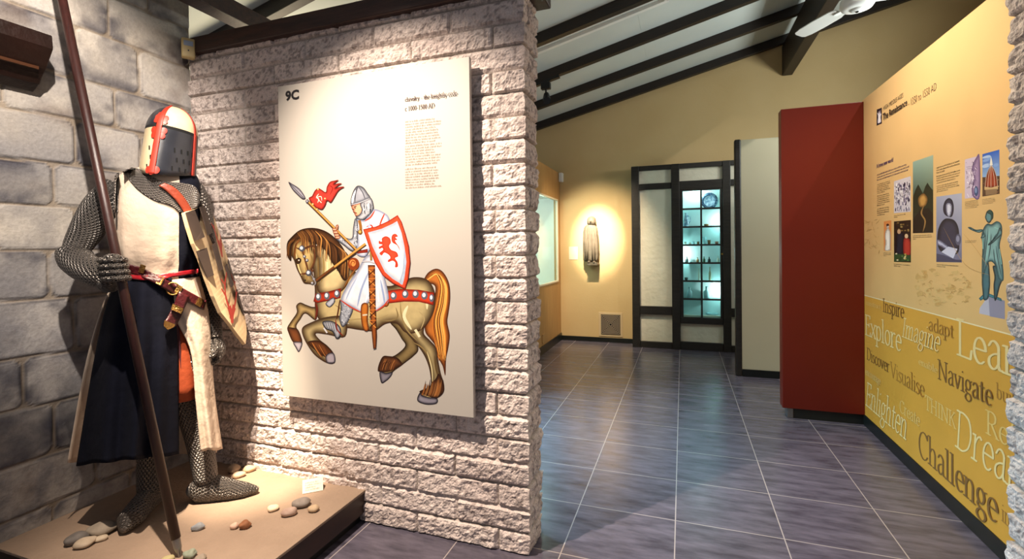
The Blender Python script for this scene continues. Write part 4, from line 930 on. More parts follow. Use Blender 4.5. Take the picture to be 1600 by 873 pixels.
def textlines(g, place, x0, y0, widths, lh, xh, seed, indent=0):
    """rows of tiny letters too small to read: one small upright mark per letter"""
    r = random.Random(seed)
    for i, w_ in enumerate(widths):
        x = x0; y = y0-i*lh
        while x < x0+w_:
            for k in range(r.randint(2, 9)):
                hgt = xh*r.choice([1, 1, 1, 1.5]); lw = xh*r.uniform(.22, .4)
                g.add([place(x, y), place(x+lw, y), place(x+lw, y+hgt), place(x, y+hgt)], [(0, 1, 2, 3)])
                if r.random() < .6: g.add([place(x, y+xh*.8), place(x+xh*.6, y+xh*.8), place(x+xh*.6, y+xh), place(x, y+xh)], [(0, 1, 2, 3)])
                x += xh*.82
                if x > x0+w_: break
            x += xh*.6
def para(pxl, pxr, lines, ptop, pbot, seed, ink, last=.6):
    a = on(*P2(pxl, ptop), 0, XP); b = on(*P2(pxr, ptop), 0, XP); c = on(*P2(pxl, pbot), 0, XP)
    W = a.y-b.y; lh = (a.z-c.z)/lines; g = G(); r = random.Random(seed)
    textlines(g, lambda u, v: (XP-.0012, a.y-u, a.z+v), 0, -lh*.8, [W*(last if i == lines-1 else r.uniform(.9, 1)) for i in range(lines)], lh, lh*.42, seed)
    build('text_block', g, inkm[ink], yp)
para(128, 340, 3, 172, 222, 1, 'purple', .95)
para(128, 212, 6, 238, 305, 2, 'grey'); para(128, 212, 6, 312, 385, 3, 'grey'); para(128, 212, 4, 395, 448, 4, 'grey')
para(515, 668, 3, 125, 175, 5, 'grey', .35); para(515, 668, 4, 182, 240, 6, 'grey', .8); para(515, 668, 4, 248, 296, 7, 'grey', .5)
para(237, 320, 2, 440, 460, 8, 'grey', .3); para(170, 220, 3, 680, 708, 9, 'grey', .4); para(237, 345, 2, 752, 775, 10, 'grey', .4)
para(362, 490, 3, 568, 602, 11, 'grey', .15); para(515, 665, 2, 755, 778, 12, 'grey', .4); para(700, 788, 5, 350, 402, 13, 'grey', .9)
para(812, 900, 4, 335, 374, 14, 'grey', .8); para(700, 775, 2, 603, 622, 15, 'grey', .9)

# ------------------------------------------------------------------ 9C poster on the block wall
YP_ = 1.852
pl, pr_, pt_, pb_ = on(438.5, 400, 1, YP_).x, on(737, 400, 1, YP_).x, on(588, 111, 1, YP_).z, on(588, 635, 1, YP_).z
po = thing('knight_poster_board', 'white board with a mounted knight picture and 9C, on the block wall', 'poster', ((pl+pr_)/2, 1.87, pb_))
build('board', G().box(pl, pr_, YP_, YP_+.022, pb_, pt_), mat('board_white', 'b9b4ac', .38, spec=.4), po, bevel=.0015)
for xb in (pl+.2, pr_-.2):
    for zb_ in (pb_+.25, pt_-.25): build('standoff', G().box(xb-.03, xb+.03, YP_+.022, YW-.016, zb_-.03, zb_+.03), M['steel'], po)
ink9 = mat('ink_poster', '15131a', .5); inkr = mat('ink_poster_title', '473733', .5); inkt = mat('ink_poster_text', '9c8878', .5)
def put9(name, polys, wid, p0, p1, ptop, cap, ink):
    a, b, c = on(*p0, 1, YP_), on(*p1, 1, YP_), on(*ptop, 1, YP_); kx = (b.x-a.x)/wid; kz = (c.z-a.z)/cap; g = G()
    for i, poly in enumerate(polys): g.add([(a.x+x*kx, YP_-.0012-i*1e-5, a.z+y*kz) for x, y in poly], [tuple(range(len(poly)))])
    build(name, g, ink, po)
V, F = sans_text('9C', .04); put9('number', [[V[i] for i in f] for f in F], max(v[0] for v in V), (446.5, 157), (467.5, 153), (446.5, 142.5), .73, ink9)
c4 = lambda x, y: (600+x/4.85, 130+y/4.85)
polys, adv = pen_text('chivalry - the knightly code', 0, .15, .06); put9('title', polys, adv[-1], c4(160, 140), c4(556, 89), c4(160, 110), .74, inkr)
polys, adv = pen_text('c 1000-1500 AD', 0, .14, .05); put9('title', polys, adv[-1], c4(160, 212), c4(386, 183), c4(160, 178), .72, inkr)
g = G()
for (ya, n, sd) in ((290, 9, 1), (475, 8, 2), (648, 8, 3)):
    a = on(*c4(162, ya+10), 1, YP_); b = on(*c4(440, ya), 1, YP_); W = b.x-a.x; r = random.Random(sd)
    textlines(g, lambda u, v, a=a: (a.x+u, YP_-.0012, a.z+v), 0, 0, [W*r.uniform(.78, 1.0) for i in range(n)], .0118, .0054, sd)
build('body_text', g, inkt, po)

# the printed horse and rider
H3 = lambda x, y: (430+x/2.031, 230+y/2.031)
H5 = lambda x, y: (430+x/3.794, 330+y/3.794)
H6 = lambda x, y: (440+x/4.595, 270+y/4.595)
H7 = lambda x, y: (560+x/3.489, 400+y/3.489)
hp = Paint(lambda x, y, z: (lambda p: (p.x, YP_-.0004-z, p.z))(on(x, y, 1, YP_)), 5e-6)
def hpoly(f, pts, c, inner=None, width=7, **k):
    if c == DK: width *= 1.7
    hp.poly([f(*p) for p in pts], c, inner=inner, width=width, grid=1.2, **k)
def hst(f, pts, w_, c, **k): hp.stroke([f(*p) for p in pts], w_, c, **k)
DK = '3a2616'; BODY = 'b9a777'
# far hind leg, far fore leg
hpoly(H7, [(175, 360), (205, 400), (235, 450), (255, 490), (200, 540), (140, 560), (112, 600), (106, 625), (118, 635), (125, 690), (165, 670), (190, 630), (230, 600), (262, 575), (300, 545), (327, 510), (310, 450), (250, 370)], '2a1c10', '7d6a44', 8)
hpoly(H7, [(130, 550), (170, 545), (215, 555), (240, 590), (215, 605), (190, 620), (150, 632), (106, 622)], '2c160b', '5c3820', 7)
hpoly(H7, [(116, 630), (125, 690), (150, 682), (178, 655), (185, 632), (150, 636)], '22202a', '84808c', 5)
for k in range(16):
    x = rg.uniform(115, 200); hst(H7, [(x+20, 560+rg.uniform(-5, 20)), (x+6, 590), (x-4, 622)], .9, rg.choice(['9a6234', '2c170b', '6b3c1c']))
hpoly(H5, [(250, 575), (215, 565), (180, 552), (148, 540), (125, 560), (128, 600), (95, 650), (72, 690), (82, 725), (102, 760), (120, 805), (140, 832), (158, 800), (160, 760), (142, 715), (126, 680), (150, 640), (180, 605), (240, 645)], '2e1d10', 'a8905e', 8)
hpoly(H5, [(74, 690), (110, 690), (135, 700), (155, 745), (158, 790), (110, 778), (85, 735)], '2c160b', '65381c', 7)
hpoly(H5, [(108, 775), (158, 775), (158, 802), (140, 834), (122, 808)], '2c2a34', 'a39ca6', 4)
# tail
hpoly(H7, [(355, 135), (380, 90), (425, 68), (465, 90), (495, 150), (501, 230), (491, 310), (485, 360), (498, 430), (490, 500), (478, 560), (474, 650), (460, 600), (440, 560), (420, 490), (392, 450), (368, 420), (362, 380), (382, 330), (402, 270), (418, 205), (418, 165), (395, 150), (368, 158)], '4a220c', 'b5692a', 8)
for k in range(60):
    u = rg.uniform(0, 1); o_ = rg.uniform(-28, 28)
    hst(H7, [(375+rg.uniform(-8, 8), 130), (425+o_*.4, 92+abs(o_)*.3), (462+o_*.75, 160), (455+o_, 260), (435+o_*1.1, 350), (445+o_*1.2, 440), (458+o_*.7, 530+40*u)], rg.uniform(.6, 1.7), rg.choice(['e39a3e', '7a3a12', '2e160a', 'd0812e', 'f2b45a', '5a2a10', 'c8742a']))
# near hind leg and body
hpoly(H7, [(215, 250), (225, 330), (250, 400), (300, 460), (340, 510), (368, 560), (388, 620), (396, 690), (385, 715), (338, 740), (322, 785), (370, 806), (425, 802), (432, 770), (465, 740), (466, 690), (450, 640), (436, 570), (425, 500), (392, 460), (357, 420), (366, 370), (396, 320), (412, 250), (395, 190), (300, 170)], DK, BODY, 9)
hpoly(H3, [(118, 360), (140, 335), (200, 330), (235, 345), (250, 390), (300, 420), (360, 440), (400, 425), (440, 412), (480, 418), (502, 445), (509, 485), (500, 530), (475, 570), (440, 590), (410, 585), (385, 558), (350, 560), (315, 582), (270, 579), (230, 573), (200, 576), (165, 570), (140, 547), (127, 515), (126, 450), (122, 400)], DK, BODY, 11)
for f, pts, w_, c in [(H7, [(230, 250), (235, 320), (265, 400), (320, 460)], 2.2, '8d7a4e'), (H7, [(300, 470), (350, 500), (390, 560), (402, 640)], 2.0, '8a7448'), (H7, [(205, 280), (215, 330), (180, 350), (120, 352)], 2.4, '7c6a44'), (H7, [(330, 300), (360, 340), (340, 400)], 1.8, 'a8956a'),
                      (H3, [(150, 545), (200, 555), (260, 545), (320, 545), (360, 530)], 1.6, '9a875a'), (H3, [(190, 500), (215, 520), (225, 560)], 2.0, '8d7a4e'), (H3, [(160, 410), (175, 440), (170, 470)], 1.6, '97835a'), (H3, [(130, 420), (140, 460)], 1.8, '7c6840'), (H5, [(300, 400), (290, 440), (330, 455), (370, 400)], 2.0, 'e6dcb4'), (H5, [(370, 360), (390, 400), (400, 420)], 2, 'e6dcb4'),
                      (H7, [(270, 270), (250, 330), (290, 400)], 5, 'e2d8ae'), (H7, [(310, 400), (335, 440)], 4, 'e4dbb4'), (H7, [(330, 200), (370, 240), (375, 290)], 4, 'ddd0a4'), (H7, [(415, 540), (425, 620), (440, 660)], 2.2, '5b4526'), (H7, [(375, 520), (400, 610), (405, 690)], 1.5, 'e0d2a0')]: hst(f, pts, w_, c)
hpoly(H7, [(335, 735), (385, 712), (398, 690), (420, 670), (440, 640), (466, 700), (464, 742), (430, 772), (385, 765), (345, 745)], '2c160b', '6a4020', 8)
for k in range(26):
    x = rg.uniform(345, 455); hst(H7, [(x+14, 690+rg.uniform(-20, 10)), (x+4, 735), (x-8, 765)], .9, rg.choice(['a96a34', '2c170b', '6b3c1c', '9a6a3c']))
hpoly(H7, [(334, 745), (322, 787), (370, 807), (425, 802), (430, 775), (385, 768), (350, 758)], '22202a', '8b8794', 5)
# near fore leg
hpoly(H3, [(222, 540), (165, 538), (108, 558), (86, 574), (89, 600), (108, 635), (130, 662), (165, 684), (189, 683), (187, 655), (167, 630), (142, 610), (129, 590), (165, 593), (222, 600)], DK, BODY, 8)
hpoly(H3, [(104, 620), (125, 612), (150, 618), (178, 642), (184, 665), (165, 668), (135, 650)], '2c160b', '6a3c1e', 7)
for k in range(18):
    t_ = rg.uniform(0, 1); hst(H3, [(112+t_*50, 618+t_*14), (125+t_*50, 640+t_*16), (142+t_*40, 664+t_*8)], .8, rg.choice(['b4743a', '2c170b', '6b3c1c']))
hpoly(H3, [(160, 664), (172, 652), (188, 655), (190, 682), (166, 684)], '2c2a34', 'a39ca6', 4)
# neck, mane, head
hpoly(H5, [(230, 240), (250, 280), (252, 370), (245, 430), (260, 480), (320, 500), (400, 470), (440, 400), (430, 320), (380, 240), (300, 190), (250, 200)], DK, 'cbb888', 10)
hpoly(H5, [(75, 180), (95, 172), (112, 168), (160, 165), (230, 180), (250, 230), (240, 290), (222, 340), (228, 385), (242, 402), (235, 432), (200, 430), (170, 424), (150, 385), (128, 340), (112, 290), (92, 250)], DK, 'b79f68', 8)
hpoly(H5, [(70, 245), (72, 188), (100, 150), (150, 110), (220, 98), (290, 113), (350, 152), (400, 210), (432, 280), (442, 345), (425, 405), (402, 405), (372, 352), (335, 300), (300, 235), (255, 200), (200, 180), (150, 165), (112, 185), (98, 240), (96, 292), (80, 280)], '24140a', '4f3018', 8)
for k in range(70):
    u = rg.uniform(0, 1); o_ = rg.uniform(0, 1); x0 = 130+260*u; y0 = 125-26*sin(pi*min(1, u*1.4))+95*u*u
    hst(H5, [(x0, y0), (x0+25+20*u, y0+40), (x0+40+25*u-20*o_, y0+95), (x0+50+15*u-30*o_, y0+130+60*u)], rg.uniform(.5, 1.5), rg.choice(['8a5a2c', '1a0e06', '6b4420', 'a8753c', '3a2210']))
for k in range(22):
    x = rg.uniform(72, 125); hst(H5, [(x+30, 160+rg.uniform(0, 14)), (x+4, 200), (x-6, 250+rg.uniform(0, 35))], rg.uniform(.5, 1.2), rg.choice(['7a4c24', '1c1008', '5a3818']))
for pts, w_, c in [([(255, 270), (258, 380), (255, 440)], 2.6, '6d5630'), ([(285, 260), (290, 340), (275, 420)], 2.6, '8d7746'), ([(310, 300), (312, 360)], 3, 'e0d0a0'), ([(125, 250), (140, 330), (160, 380)], 2, 'dcc58e'), ([(210, 250), (222, 300), (205, 340)], 2.6, '7c6238'), ([(180, 330), (190, 380), (185, 420)], 2, '8a7040')]: hst(H5, pts, w_, c)
hpoly(H5, [(120, 290), (140, 275), (156, 285), (150, 305), (132, 312)], '1a0f08', '3c2614', 3); hp.ell(*H5(142, 290), 1.1, 1.0, 'e8e0d0')
hst(H5, [(125, 215), (160, 225), (215, 205), (240, 215)], 3.2, '4a2a16'); hst(H5, [(160, 225), (180, 290), (200, 365)], 3, '54301a'); hst(H5, [(150, 372), (200, 365), (230, 345)], 3.2, '5c351c'); hst(H5, [(230, 215), (235, 290), (205, 360)], 2.6, '54301a')
hst(H5, [(165, 395), (178, 420), (195, 425)], 1.2, '2a180c'); hp.ell(*H5(180, 408), 1.4, 1.1, '120a06')
for x, y in ((160, 220), (200, 365)): hp.ell(*H5(x, y), 4.6, 4.9, '3f4450', 'c4cad6')
for x, y in ((175, 268), (190, 290), (232, 402), (222, 425)): hp.ell(*H5(x, y), 2.6, 2.6, '4a4a50', 'b4b4ba')
hst(H5, [(215, 375), (240, 420), (232, 440)], 1.6, '85858c')
# harness
hpoly(H7, [(150, 190), (230, 178), (330, 183), (413, 198), (410, 266), (330, 247), (250, 246), (165, 256), (150, 230)], '7e1a0c', 'c23a1c', 5, smooth=False)
for x, y in ((193, 216), (257, 207), (313, 207), (361, 215), (400, 228)): hp.ell(*H7(x, y), 5 if x < 390 else 3.6, 6.2, '5b5f6c', 'e4e6ee')
hpoly(H5, [(228, 532), (240, 488), (320, 474), (392, 455), (388, 512), (330, 526), (250, 542)], '6e170c', 'a83018', 5, smooth=False)
for x, y in ((258, 507), (308, 501), (368, 488)): hp.ell(*H5(x, y), 4.4, 6, '565a66', 'dcdee6')
hpoly(H5, [(300, 545), (345, 510), (356, 535), (325, 568)], '3a3d48', 'a8acb8', 3); hst(H5, [(240, 540), (250, 580), (240, 640)], 3.2, '5c1c10'); hst(H5, [(385, 520), (375, 590), (365, 640)], 2, '4a2412')
hpoly(H7, [(105, 110), (150, 160), (168, 255), (140, 270), (118, 190)], '6a3010', 'c06a28', 4)
hp.ell(*H5(466, 312), 9, 10, '7a3412', 'd08040'); hst(H5, [(466, 312), (474, 302), (458, 296), (450, 318), (470, 332), (488, 310)], 1.4, '7a3412')
hst(H5, [(410, 450), (450, 380), (480, 340)], 2.2, '7c4c1e'); hst(H5, [(420, 460), (470, 385), (500, 350)], 1.6, '9a6228')
# rider: mail leg, robe, arm, body
hpoly(H5, [(392, 520), (462, 565), (440, 640), (402, 685), (382, 640), (390, 580)], '3b3e48', '9aa0ac', 5)
for k in range(60):
    x, y = rg.uniform(390, 445), rg.uniform(535, 665); hst(H5, [(x, y), (x+6, y+4)], .7, rg.choice(['d4d8e0', '2c2e38', '70757f']))
hpoly(H5, [(282, 655), (330, 648), (372, 668), (392, 700), (385, 745), (362, 752), (340, 712), (300, 695)], '22242c', 'a0a4ae', 5); hst(H5, [(360, 640), (370, 700), (405, 738)], 2, '7a2418'); hst(H5, [(290, 690), (310, 720)], 2.4, 'c8c8cc')
for k in range(5): hst(H5, [(300+k*14, 655+k*3), (312+k*14, 690+k*6)], .8, '30323a')
hpoly(H3, [(330, 345), (290, 345), (262, 390), (228, 440), (210, 485), (240, 505), (275, 522), (300, 490), (318, 520), (345, 502), (362, 480), (345, 400)], '8088a0', 'd3d7e2', 7)
for pts, w_, c in [([(285, 380), (255, 430), (235, 490)], 3.4, 'f2f3f6'), ([(300, 390), (275, 450), (262, 505)], 3, '8e9fc2'), ([(318, 380), (305, 430), (285, 500)], 2.6, 'eef0f6'), ([(262, 410), (240, 450), (225, 485)], 2.4, '9dabc8'), ([(335, 420), (345, 470), (348, 495)], 3, '8ea0c4'), ([(325, 440), (330, 490)], 2, 'f4f4f8')]: hst(H3, pts, w_, c)
hst(H3, [(208, 484), (240, 506), (276, 524)], 2.2, 'b8402c'); hst(H3, [(318, 520), (345, 503), (363, 480)], 2.2, 'b8402c')
hpoly(H5, [(512, 555), (552, 550), (550, 640), (556, 700), (530, 705), (512, 650)], '5c2a0e', 'b56a26', 4); hst(H5, [(520, 615), (548, 612)], 2.4, 'c8c0a8')
hpoly(H6, [(535, 340), (600, 338), (660, 262), (742, 288), (775, 330), (770, 420), (700, 480), (640, 545), (600, 600), (540, 580), (545, 500)], '7d86a0', 'd9dce6', 7)
hst(H6, [(598, 345), (640, 320), (672, 270)], 2.6, 'b8432e'); hst(H6, [(742, 292), (720, 340), (705, 385)], 2.6, 'b8432e'); hst(H6, [(610, 390), (640, 375), (655, 390), (630, 400)], 2.4, 'b33624'); hst(H6, [(640, 350), (620, 420), (610, 470)], 3, '9dabc8')
hpoly(H6, [(540, 560), (620, 545), (622, 572), (545, 580)], '5c160e', '8e2c1c', 3, smooth=False)
hpoly(H6, [(528, 330), (548, 345), (552, 440), (540, 540), (505, 560), (450, 520), (400, 480), (380, 450), (392, 425), (440, 455), (505, 470), (515, 400)], '3d414c', 'b0b5c0', 5)
for k in range(80):
    u = rg.uniform(0, 1); x, y = (400+u*110, 445+u*70) if rg.random() < .5 else (520+rg.uniform(0, 24), 360+u*150); hst(H6, [(x, y+rg.uniform(0, 18)), (x+8, y+6+rg.uniform(0, 18))], .7, rg.choice(['e2e5ec', '2c2e38', '7c818c']))
# lance, pennon, hand, reins
hst(H6, [(180, 195), (360, 375), (545, 560)], 4.6, '4a2c12', taper=False); hst(H6, [(182, 194), (362, 374), (540, 550)], 2.4, 'b98a42', taper=False)
hpoly(H6, [(52, 66), (85, 82), (130, 112), (160, 150), (174, 180), (152, 186), (115, 155), (78, 115)], '3c3a44', '9c9aa6', 4); hst(H6, [(58, 72), (160, 178)], .9, '24222c'); hp.ell(*H6(188, 205), 2.6, 2.8, '3a3a44', '9a9aa4')
hpoly(H6, [(198, 185), (222, 165), (240, 130), (265, 110), (292, 122), (320, 138), (328, 100), (350, 65), (385, 55), (413, 50), (395, 66), (378, 82), (405, 76), (436, 76), (410, 92), (388, 112), (420, 100), (454, 100), (425, 118), (405, 138), (380, 180), (356, 213), (330, 200), (318, 230), (295, 262), (262, 255), (235, 238)], '6c1710', 'b8332a', 4)
hst(H6, [(345, 90), (370, 110), (350, 160)], 1.6, '7a1a14'); hst(H6, [(270, 150), (255, 175), (270, 190), (262, 215)], 1.7, 'e6c8b8'); hst(H6, [(250, 180), (285, 170), (292, 200)], 1.3, 'e6c8b8'); hst(H6, [(270, 195), (290, 215)], 1.2, 'e6c8b8')
for x, y in ((265, 118), (315, 185), (228, 225), (258, 262)): hp.ell(*H6(x, y), 1.6, 1.8, '8a6a2c', 'e8d8a0')
for i, (x, y) in enumerate(((378, 405), (384, 425), (392, 445), (398, 462))): hpoly(H6, [(x-10, y-6), (x+18, y-10), (x+26, y+2), (x+16, y+12), (x-8, y+9)], '7a4430', 'd6a082', 2)
hpoly(H6, [(392, 380), (410, 372), (408, 400), (396, 412)], '7a4430', 'd6a082', 2)
hst(H6, [(250, 775), (420, 650), (606, 512)], 5.2, '3c2412', taper=False); hst(H6, [(380, 675), (500, 585), (606, 508)], 3, 'b98a42', taper=False); hst(H6, [(250, 772), (380, 672)], 2.4, '6a3c1c', taper=False)
# head
hpoly(H6, [(508, 235), (535, 222), (572, 215), (590, 250), (575, 300), (545, 312), (528, 300), (524, 285), (514, 276), (518, 262), (507, 258)], '7a3f2c', 'd9a482', 4)
hst(H6, [(520, 246), (540, 240)], 1.4, '3a1e12'); hp.ell(*H6(531, 252), 1.3, .9, '1c1210'); hst(H6, [(522, 284), (545, 290)], 1.6, '6a3626')
hpoly(H6, [(568, 218), (640, 178), (662, 230), (658, 270), (630, 305), (590, 336), (556, 334), (534, 316), (560, 300), (578, 268)], '40434c', 'adb0b8', 5)
for k in range(46):
    u = rg.uniform(0, 1); hst(H6, [(585+u*60, 220+rg.uniform(-10, 70)), (590+u*58, 230+rg.uniform(-10, 70))], .8, rg.choice(['e6e8ec', '2c2e36', '80848c']))
hpoly(H6, [(498, 228), (502, 180), (522, 122), (550, 92), (590, 104), (622, 146), (640, 178), (600, 200), (555, 216), (505, 234)], '3a3c46', '9599a4', 6)
hst(H6, [(552, 94), (535, 150), (528, 220)], 1.6, '30323a'); hst(H6, [(552, 96), (585, 140), (605, 196)], 1.6, '4a4c56'); hst(H6, [(535, 125), (515, 180), (510, 220)], 3.0, 'dfe1e8'); hst(H6, [(498, 228), (560, 212), (638, 178)], 2.4, '5c5f6a'); hst(H6, [(500, 230), (560, 215), (638, 182)], .8, 'c8cad2')
hst(H6, [(560, 340), (570, 380), (572, 430)], 4.6, '8a5a22', taper=False); hp.ell(*H6(568, 425), 3.6, 4, '6a4a1c', 'c8a050')
# sword
hpoly(H5, [(552, 318), (594, 318), (598, 560), (604, 735), (600, 810), (584, 815), (576, 735), (562, 560)], '4a2410', '9a5424', 4, smooth=False)
for k in range(6):
    y = 345+k*62; hst(H5, [(556+k*1.5, y), (594+k*1.2, y+34)], 1.5, 'd08a3c'); hst(H5, [(594+k*1.2, y), (556+k*1.5, y+34)], 1.5, '30160a'); hst(H5, [(555+k*1.5, y-8), (595+k, y-10)], 1.6, 'b86a2a')
hst(H5, [(515, 298), (560, 296), (604, 312)], 2.4, 'b0b0b8'); hst(H5, [(572, 290), (570, 230)], 3.4, '8a6a34')
# shield with a red lion
hpoly(H6, [(588, 405), (680, 385), (770, 345), (836, 303), (862, 345), (890, 430), (915, 520), (927, 640), (912, 760), (890, 834), (800, 790), (728, 735), (670, 640), (630, 530)], '8c2410', 'd8482a', 3, smooth=False)
hpoly(H6, [(624, 428), (720, 402), (800, 366), (833, 346), (865, 430), (886, 530), (900, 640), (886, 750), (872, 803), (800, 760), (745, 710), (700, 620), (655, 525)], 'a9b4c6', 'eceaea', 12, smooth=False)
hpoly(H6, [(888, 560), (898, 640), (884, 750), (870, 800), (850, 780), (872, 700), (878, 620)], '9fb0c8', 'b4c2d4', 5)
hpoly(H6, [(722, 474), (735, 460), (755, 455), (780, 468), (788, 500), (775, 525), (790, 552), (828, 568), (840, 598), (818, 612), (835, 640), (838, 672), (818, 676), (820, 645), (800, 630), (770, 640), (768, 626), (784, 612), (775, 590), (742, 572), (722, 592), (706, 578), (716, 566), (732, 552), (726, 538), (706, 546), (702, 532), (728, 516), (702, 508), (704, 494), (724, 492)], 'b4301c', 'd0462c', 3)
hpoly(H6, [(852, 556), (832, 520), (800, 500), (792, 470), (800, 444), (822, 438), (838, 456), (820, 462), (834, 480), (818, 484), (828, 505), (845, 530)], 'b4301c', 'd0462c', 2.5)
hp.ell(*H6(706, 495), 1.4, 1.8, 'c03a24')
hp.build('horse_and_rider_print', M['print'], po)
# ------------------------------------------------------------------ plinth
ZT = .154
t = thing('display_plinth', 'low plinth with a sandy top and dark sides under the armoured figure', 'plinth', (-2.0, 1.5, 0))
PX1, PY0 = -1.437, 1.075
M['sand'] = mat('sand', '8a7664', .9, c2='a08a76', nscale=5, nmix=.6, bump=.25, bscale=60)
build('top', G().box(XL+.0, PX1, PY0, YW-.002, ZT-.012, ZT), M['sand'], t, bevel=.002)
build('side', G().box(XL+.0, PX1-.006, PY0+.006, YW-.004, .045, ZT-.012), mat('plinth_side', '2a1710', .45, c2='3a2217', nscale=7, stretch=(1, 1, 5)), t)
build('recessed_base', G().box(XL+.02, PX1-.03, PY0+.03, YW-.01, 0, .045), M['blackbase'], t)

# ------------------------------------------------------------------ the armoured mannequin
ED = Vector((-.833, .554, 0)).normalized(); ES = Vector((ED.y, -ED.x, 0)); D0 = 2.64
def K(x, y, d=0.):
    r = px_ray(x, y); return CAM+r*((D0+d)/r.dot(ED))
ORGK = K(240, 760, .0); ORGK.z = ZT
kn = thing('armoured_mannequin', 'figure in chain mail, quartered surcoat and great helm standing on the plinth', 'mannequin', ORGK)
M['mail'] = mat_mail('mail', '7d7874', .0145)
M['cloth_white'] = mat('cloth_white', 'c8b4a0', .9, c2='d3c2b0', nscale=9, bump=.25, bscale=22, spec=.2)
M['cloth_black'] = mat('cloth_black', '070a17', .9, c2='0b0f20', nscale=8, bump=.2, bscale=18, spec=.2)
M['cloth_orange'] = mat('cloth_orange', '92380f', .8, c2='a0431a', nscale=9, bump=.15, bscale=25)
M['cloth_maroon'] = mat('cloth_maroon', '3a1018', .8, c2='4a1620', nscale=9)
M['leather_red'] = mat('leather_red', '7c0f1a', .38, c2='8e1520', nscale=20, bump=.1, bscale=90, coat=.2)
M['leather_maroon'] = mat('leather_maroon', '33090f', .42, c2='450d15', nscale=25, bump=.25, bscale=80)
M['leather_tan'] = mat('leather_tan', '7a2e1a', .45, c2='8c3a22', nscale=12, bump=.15, bscale=70)
M['brass'] = mat('brass_plate', 'b08a4e', .35, .85, c2='8a6a3a', nscale=60, bump=.4, bscale=140)

def hring(y, xl, xr, d, dd, n=64, jit=None, e=2.2):
    a, b = K(xl, y, d), K(xr, y, d); c = (a+b)/2; h = (b-a)/2; out = []
    for j in range(n):
        t = 2*pi*j/n; cs, sn = cos(t), sin(t)
        k = (abs(cs)**e+abs(sn)**e)**(-1/e); f = 1+(jit(t) if jit else 0)
        p = c+h*(cs*k*f)+ED*(sn*k*dd*f); out.append(Vector((p.x, p.y, c.z)))
    return out
# mail body: trunk, arms with mitten hands, legs with feet in one mesh
g = G()
g.rings([hring(y, a, b, d, dd) for y, a, b, d, dd in ((262, 232, 300, .02, .05), (275, 210, 306, .01, .085), (292, 190, 311, .0, .10), (330, 186, 310, .0, .115), (380, 186, 306, .0, .11), (428, 196, 300, .0, .10), (470, 192, 304, .0, .115), (520, 196, 304, .0, .105))], cap0=True, cap1=True)
def limb(P, rad, n=20, flat=None): g.tube(P, rad, n, flat=flat)
fist = K(170, 432, -.17)
arm = spline([K(184, 290, .0), K(160, 318, -.005), (K(136, 360, .0)), K(117, 396, -.03), K(128, 414, -.08), K(150, 426, -.14), fist], 5, False)
na = len(arm); limb([Vector(p) for p in arm], [(.045+.017*sin(pi*min(1, i/14)) if i < 15 else .06-.010*(i-15)/(na-15)) for i in range(na)], 22)
g.ball(fist+Vector((0, 0, -.002)), (.055, .05, .062), n=20, k=12)
sp0 = Vector((-1.79, 1.265, ZT)); sp1 = K(187, 425, -.245)          # the spear passes in front of the fist
spd = (sp1-sp0).normalized()
for i in range(4):                                                   # fingers closed round the shaft
    c = sp1-spd*(.012-.024*i+.012); a = ES*-1; b = ED*-1
    pts = [c+a*.052+b*(-.03), c+a*.034+b*.016, c+a*.008+b*.03, c-a*.018+b*.018, c-a*.022-b*.004]
    g.tube([Vector(p) for p in spline(pts, 3, False)], .0125, 10)
th = [fist+Vector((0, 0, .03)), sp1+spd*.055+ED*-.01-ES*.03, sp1+spd*.058-ED*.022, sp1+spd*.045-ED*.022+ES*.016]
g.tube([Vector(p) for p in spline(th, 3, False)], .0145, 10)
arm = spline([K(298, 292, .01), K(311, 320, .04), K(318, 375, .09), K(322, 430, .09), K(328, 490, .05), K(334, 530, .0)], 5, False)
na = len(arm); limb([Vector(p) for p in arm], [.048+.008*sin(pi*i/na)-.012*i/na for i in range(na)], 20)
hb = K(336, 545, -.01); g.ball(hb, (.042, .046, .06), n=18, k=10)
for i in range(4):
    q = hb+ED*(-.03+.02*i)+Vector((0, 0, -.03)); g.tube([Vector(p) for p in spline([q+Vector((0, 0, .02)), q+ES*.01-Vector((0, 0, .012)), q-ES*.006-Vector((0, 0, .03)), q-ES*.02-Vector((0, 0, .022))], 3, False)], .0115, 10)
g.tube([Vector(p) for p in spline([hb-ED*.03+Vector((0, 0, .02)), hb-ED*.052-ES*.005, hb-ED*.05-ES*.02-Vector((0, 0, .025))], 3, False)], .013, 10)
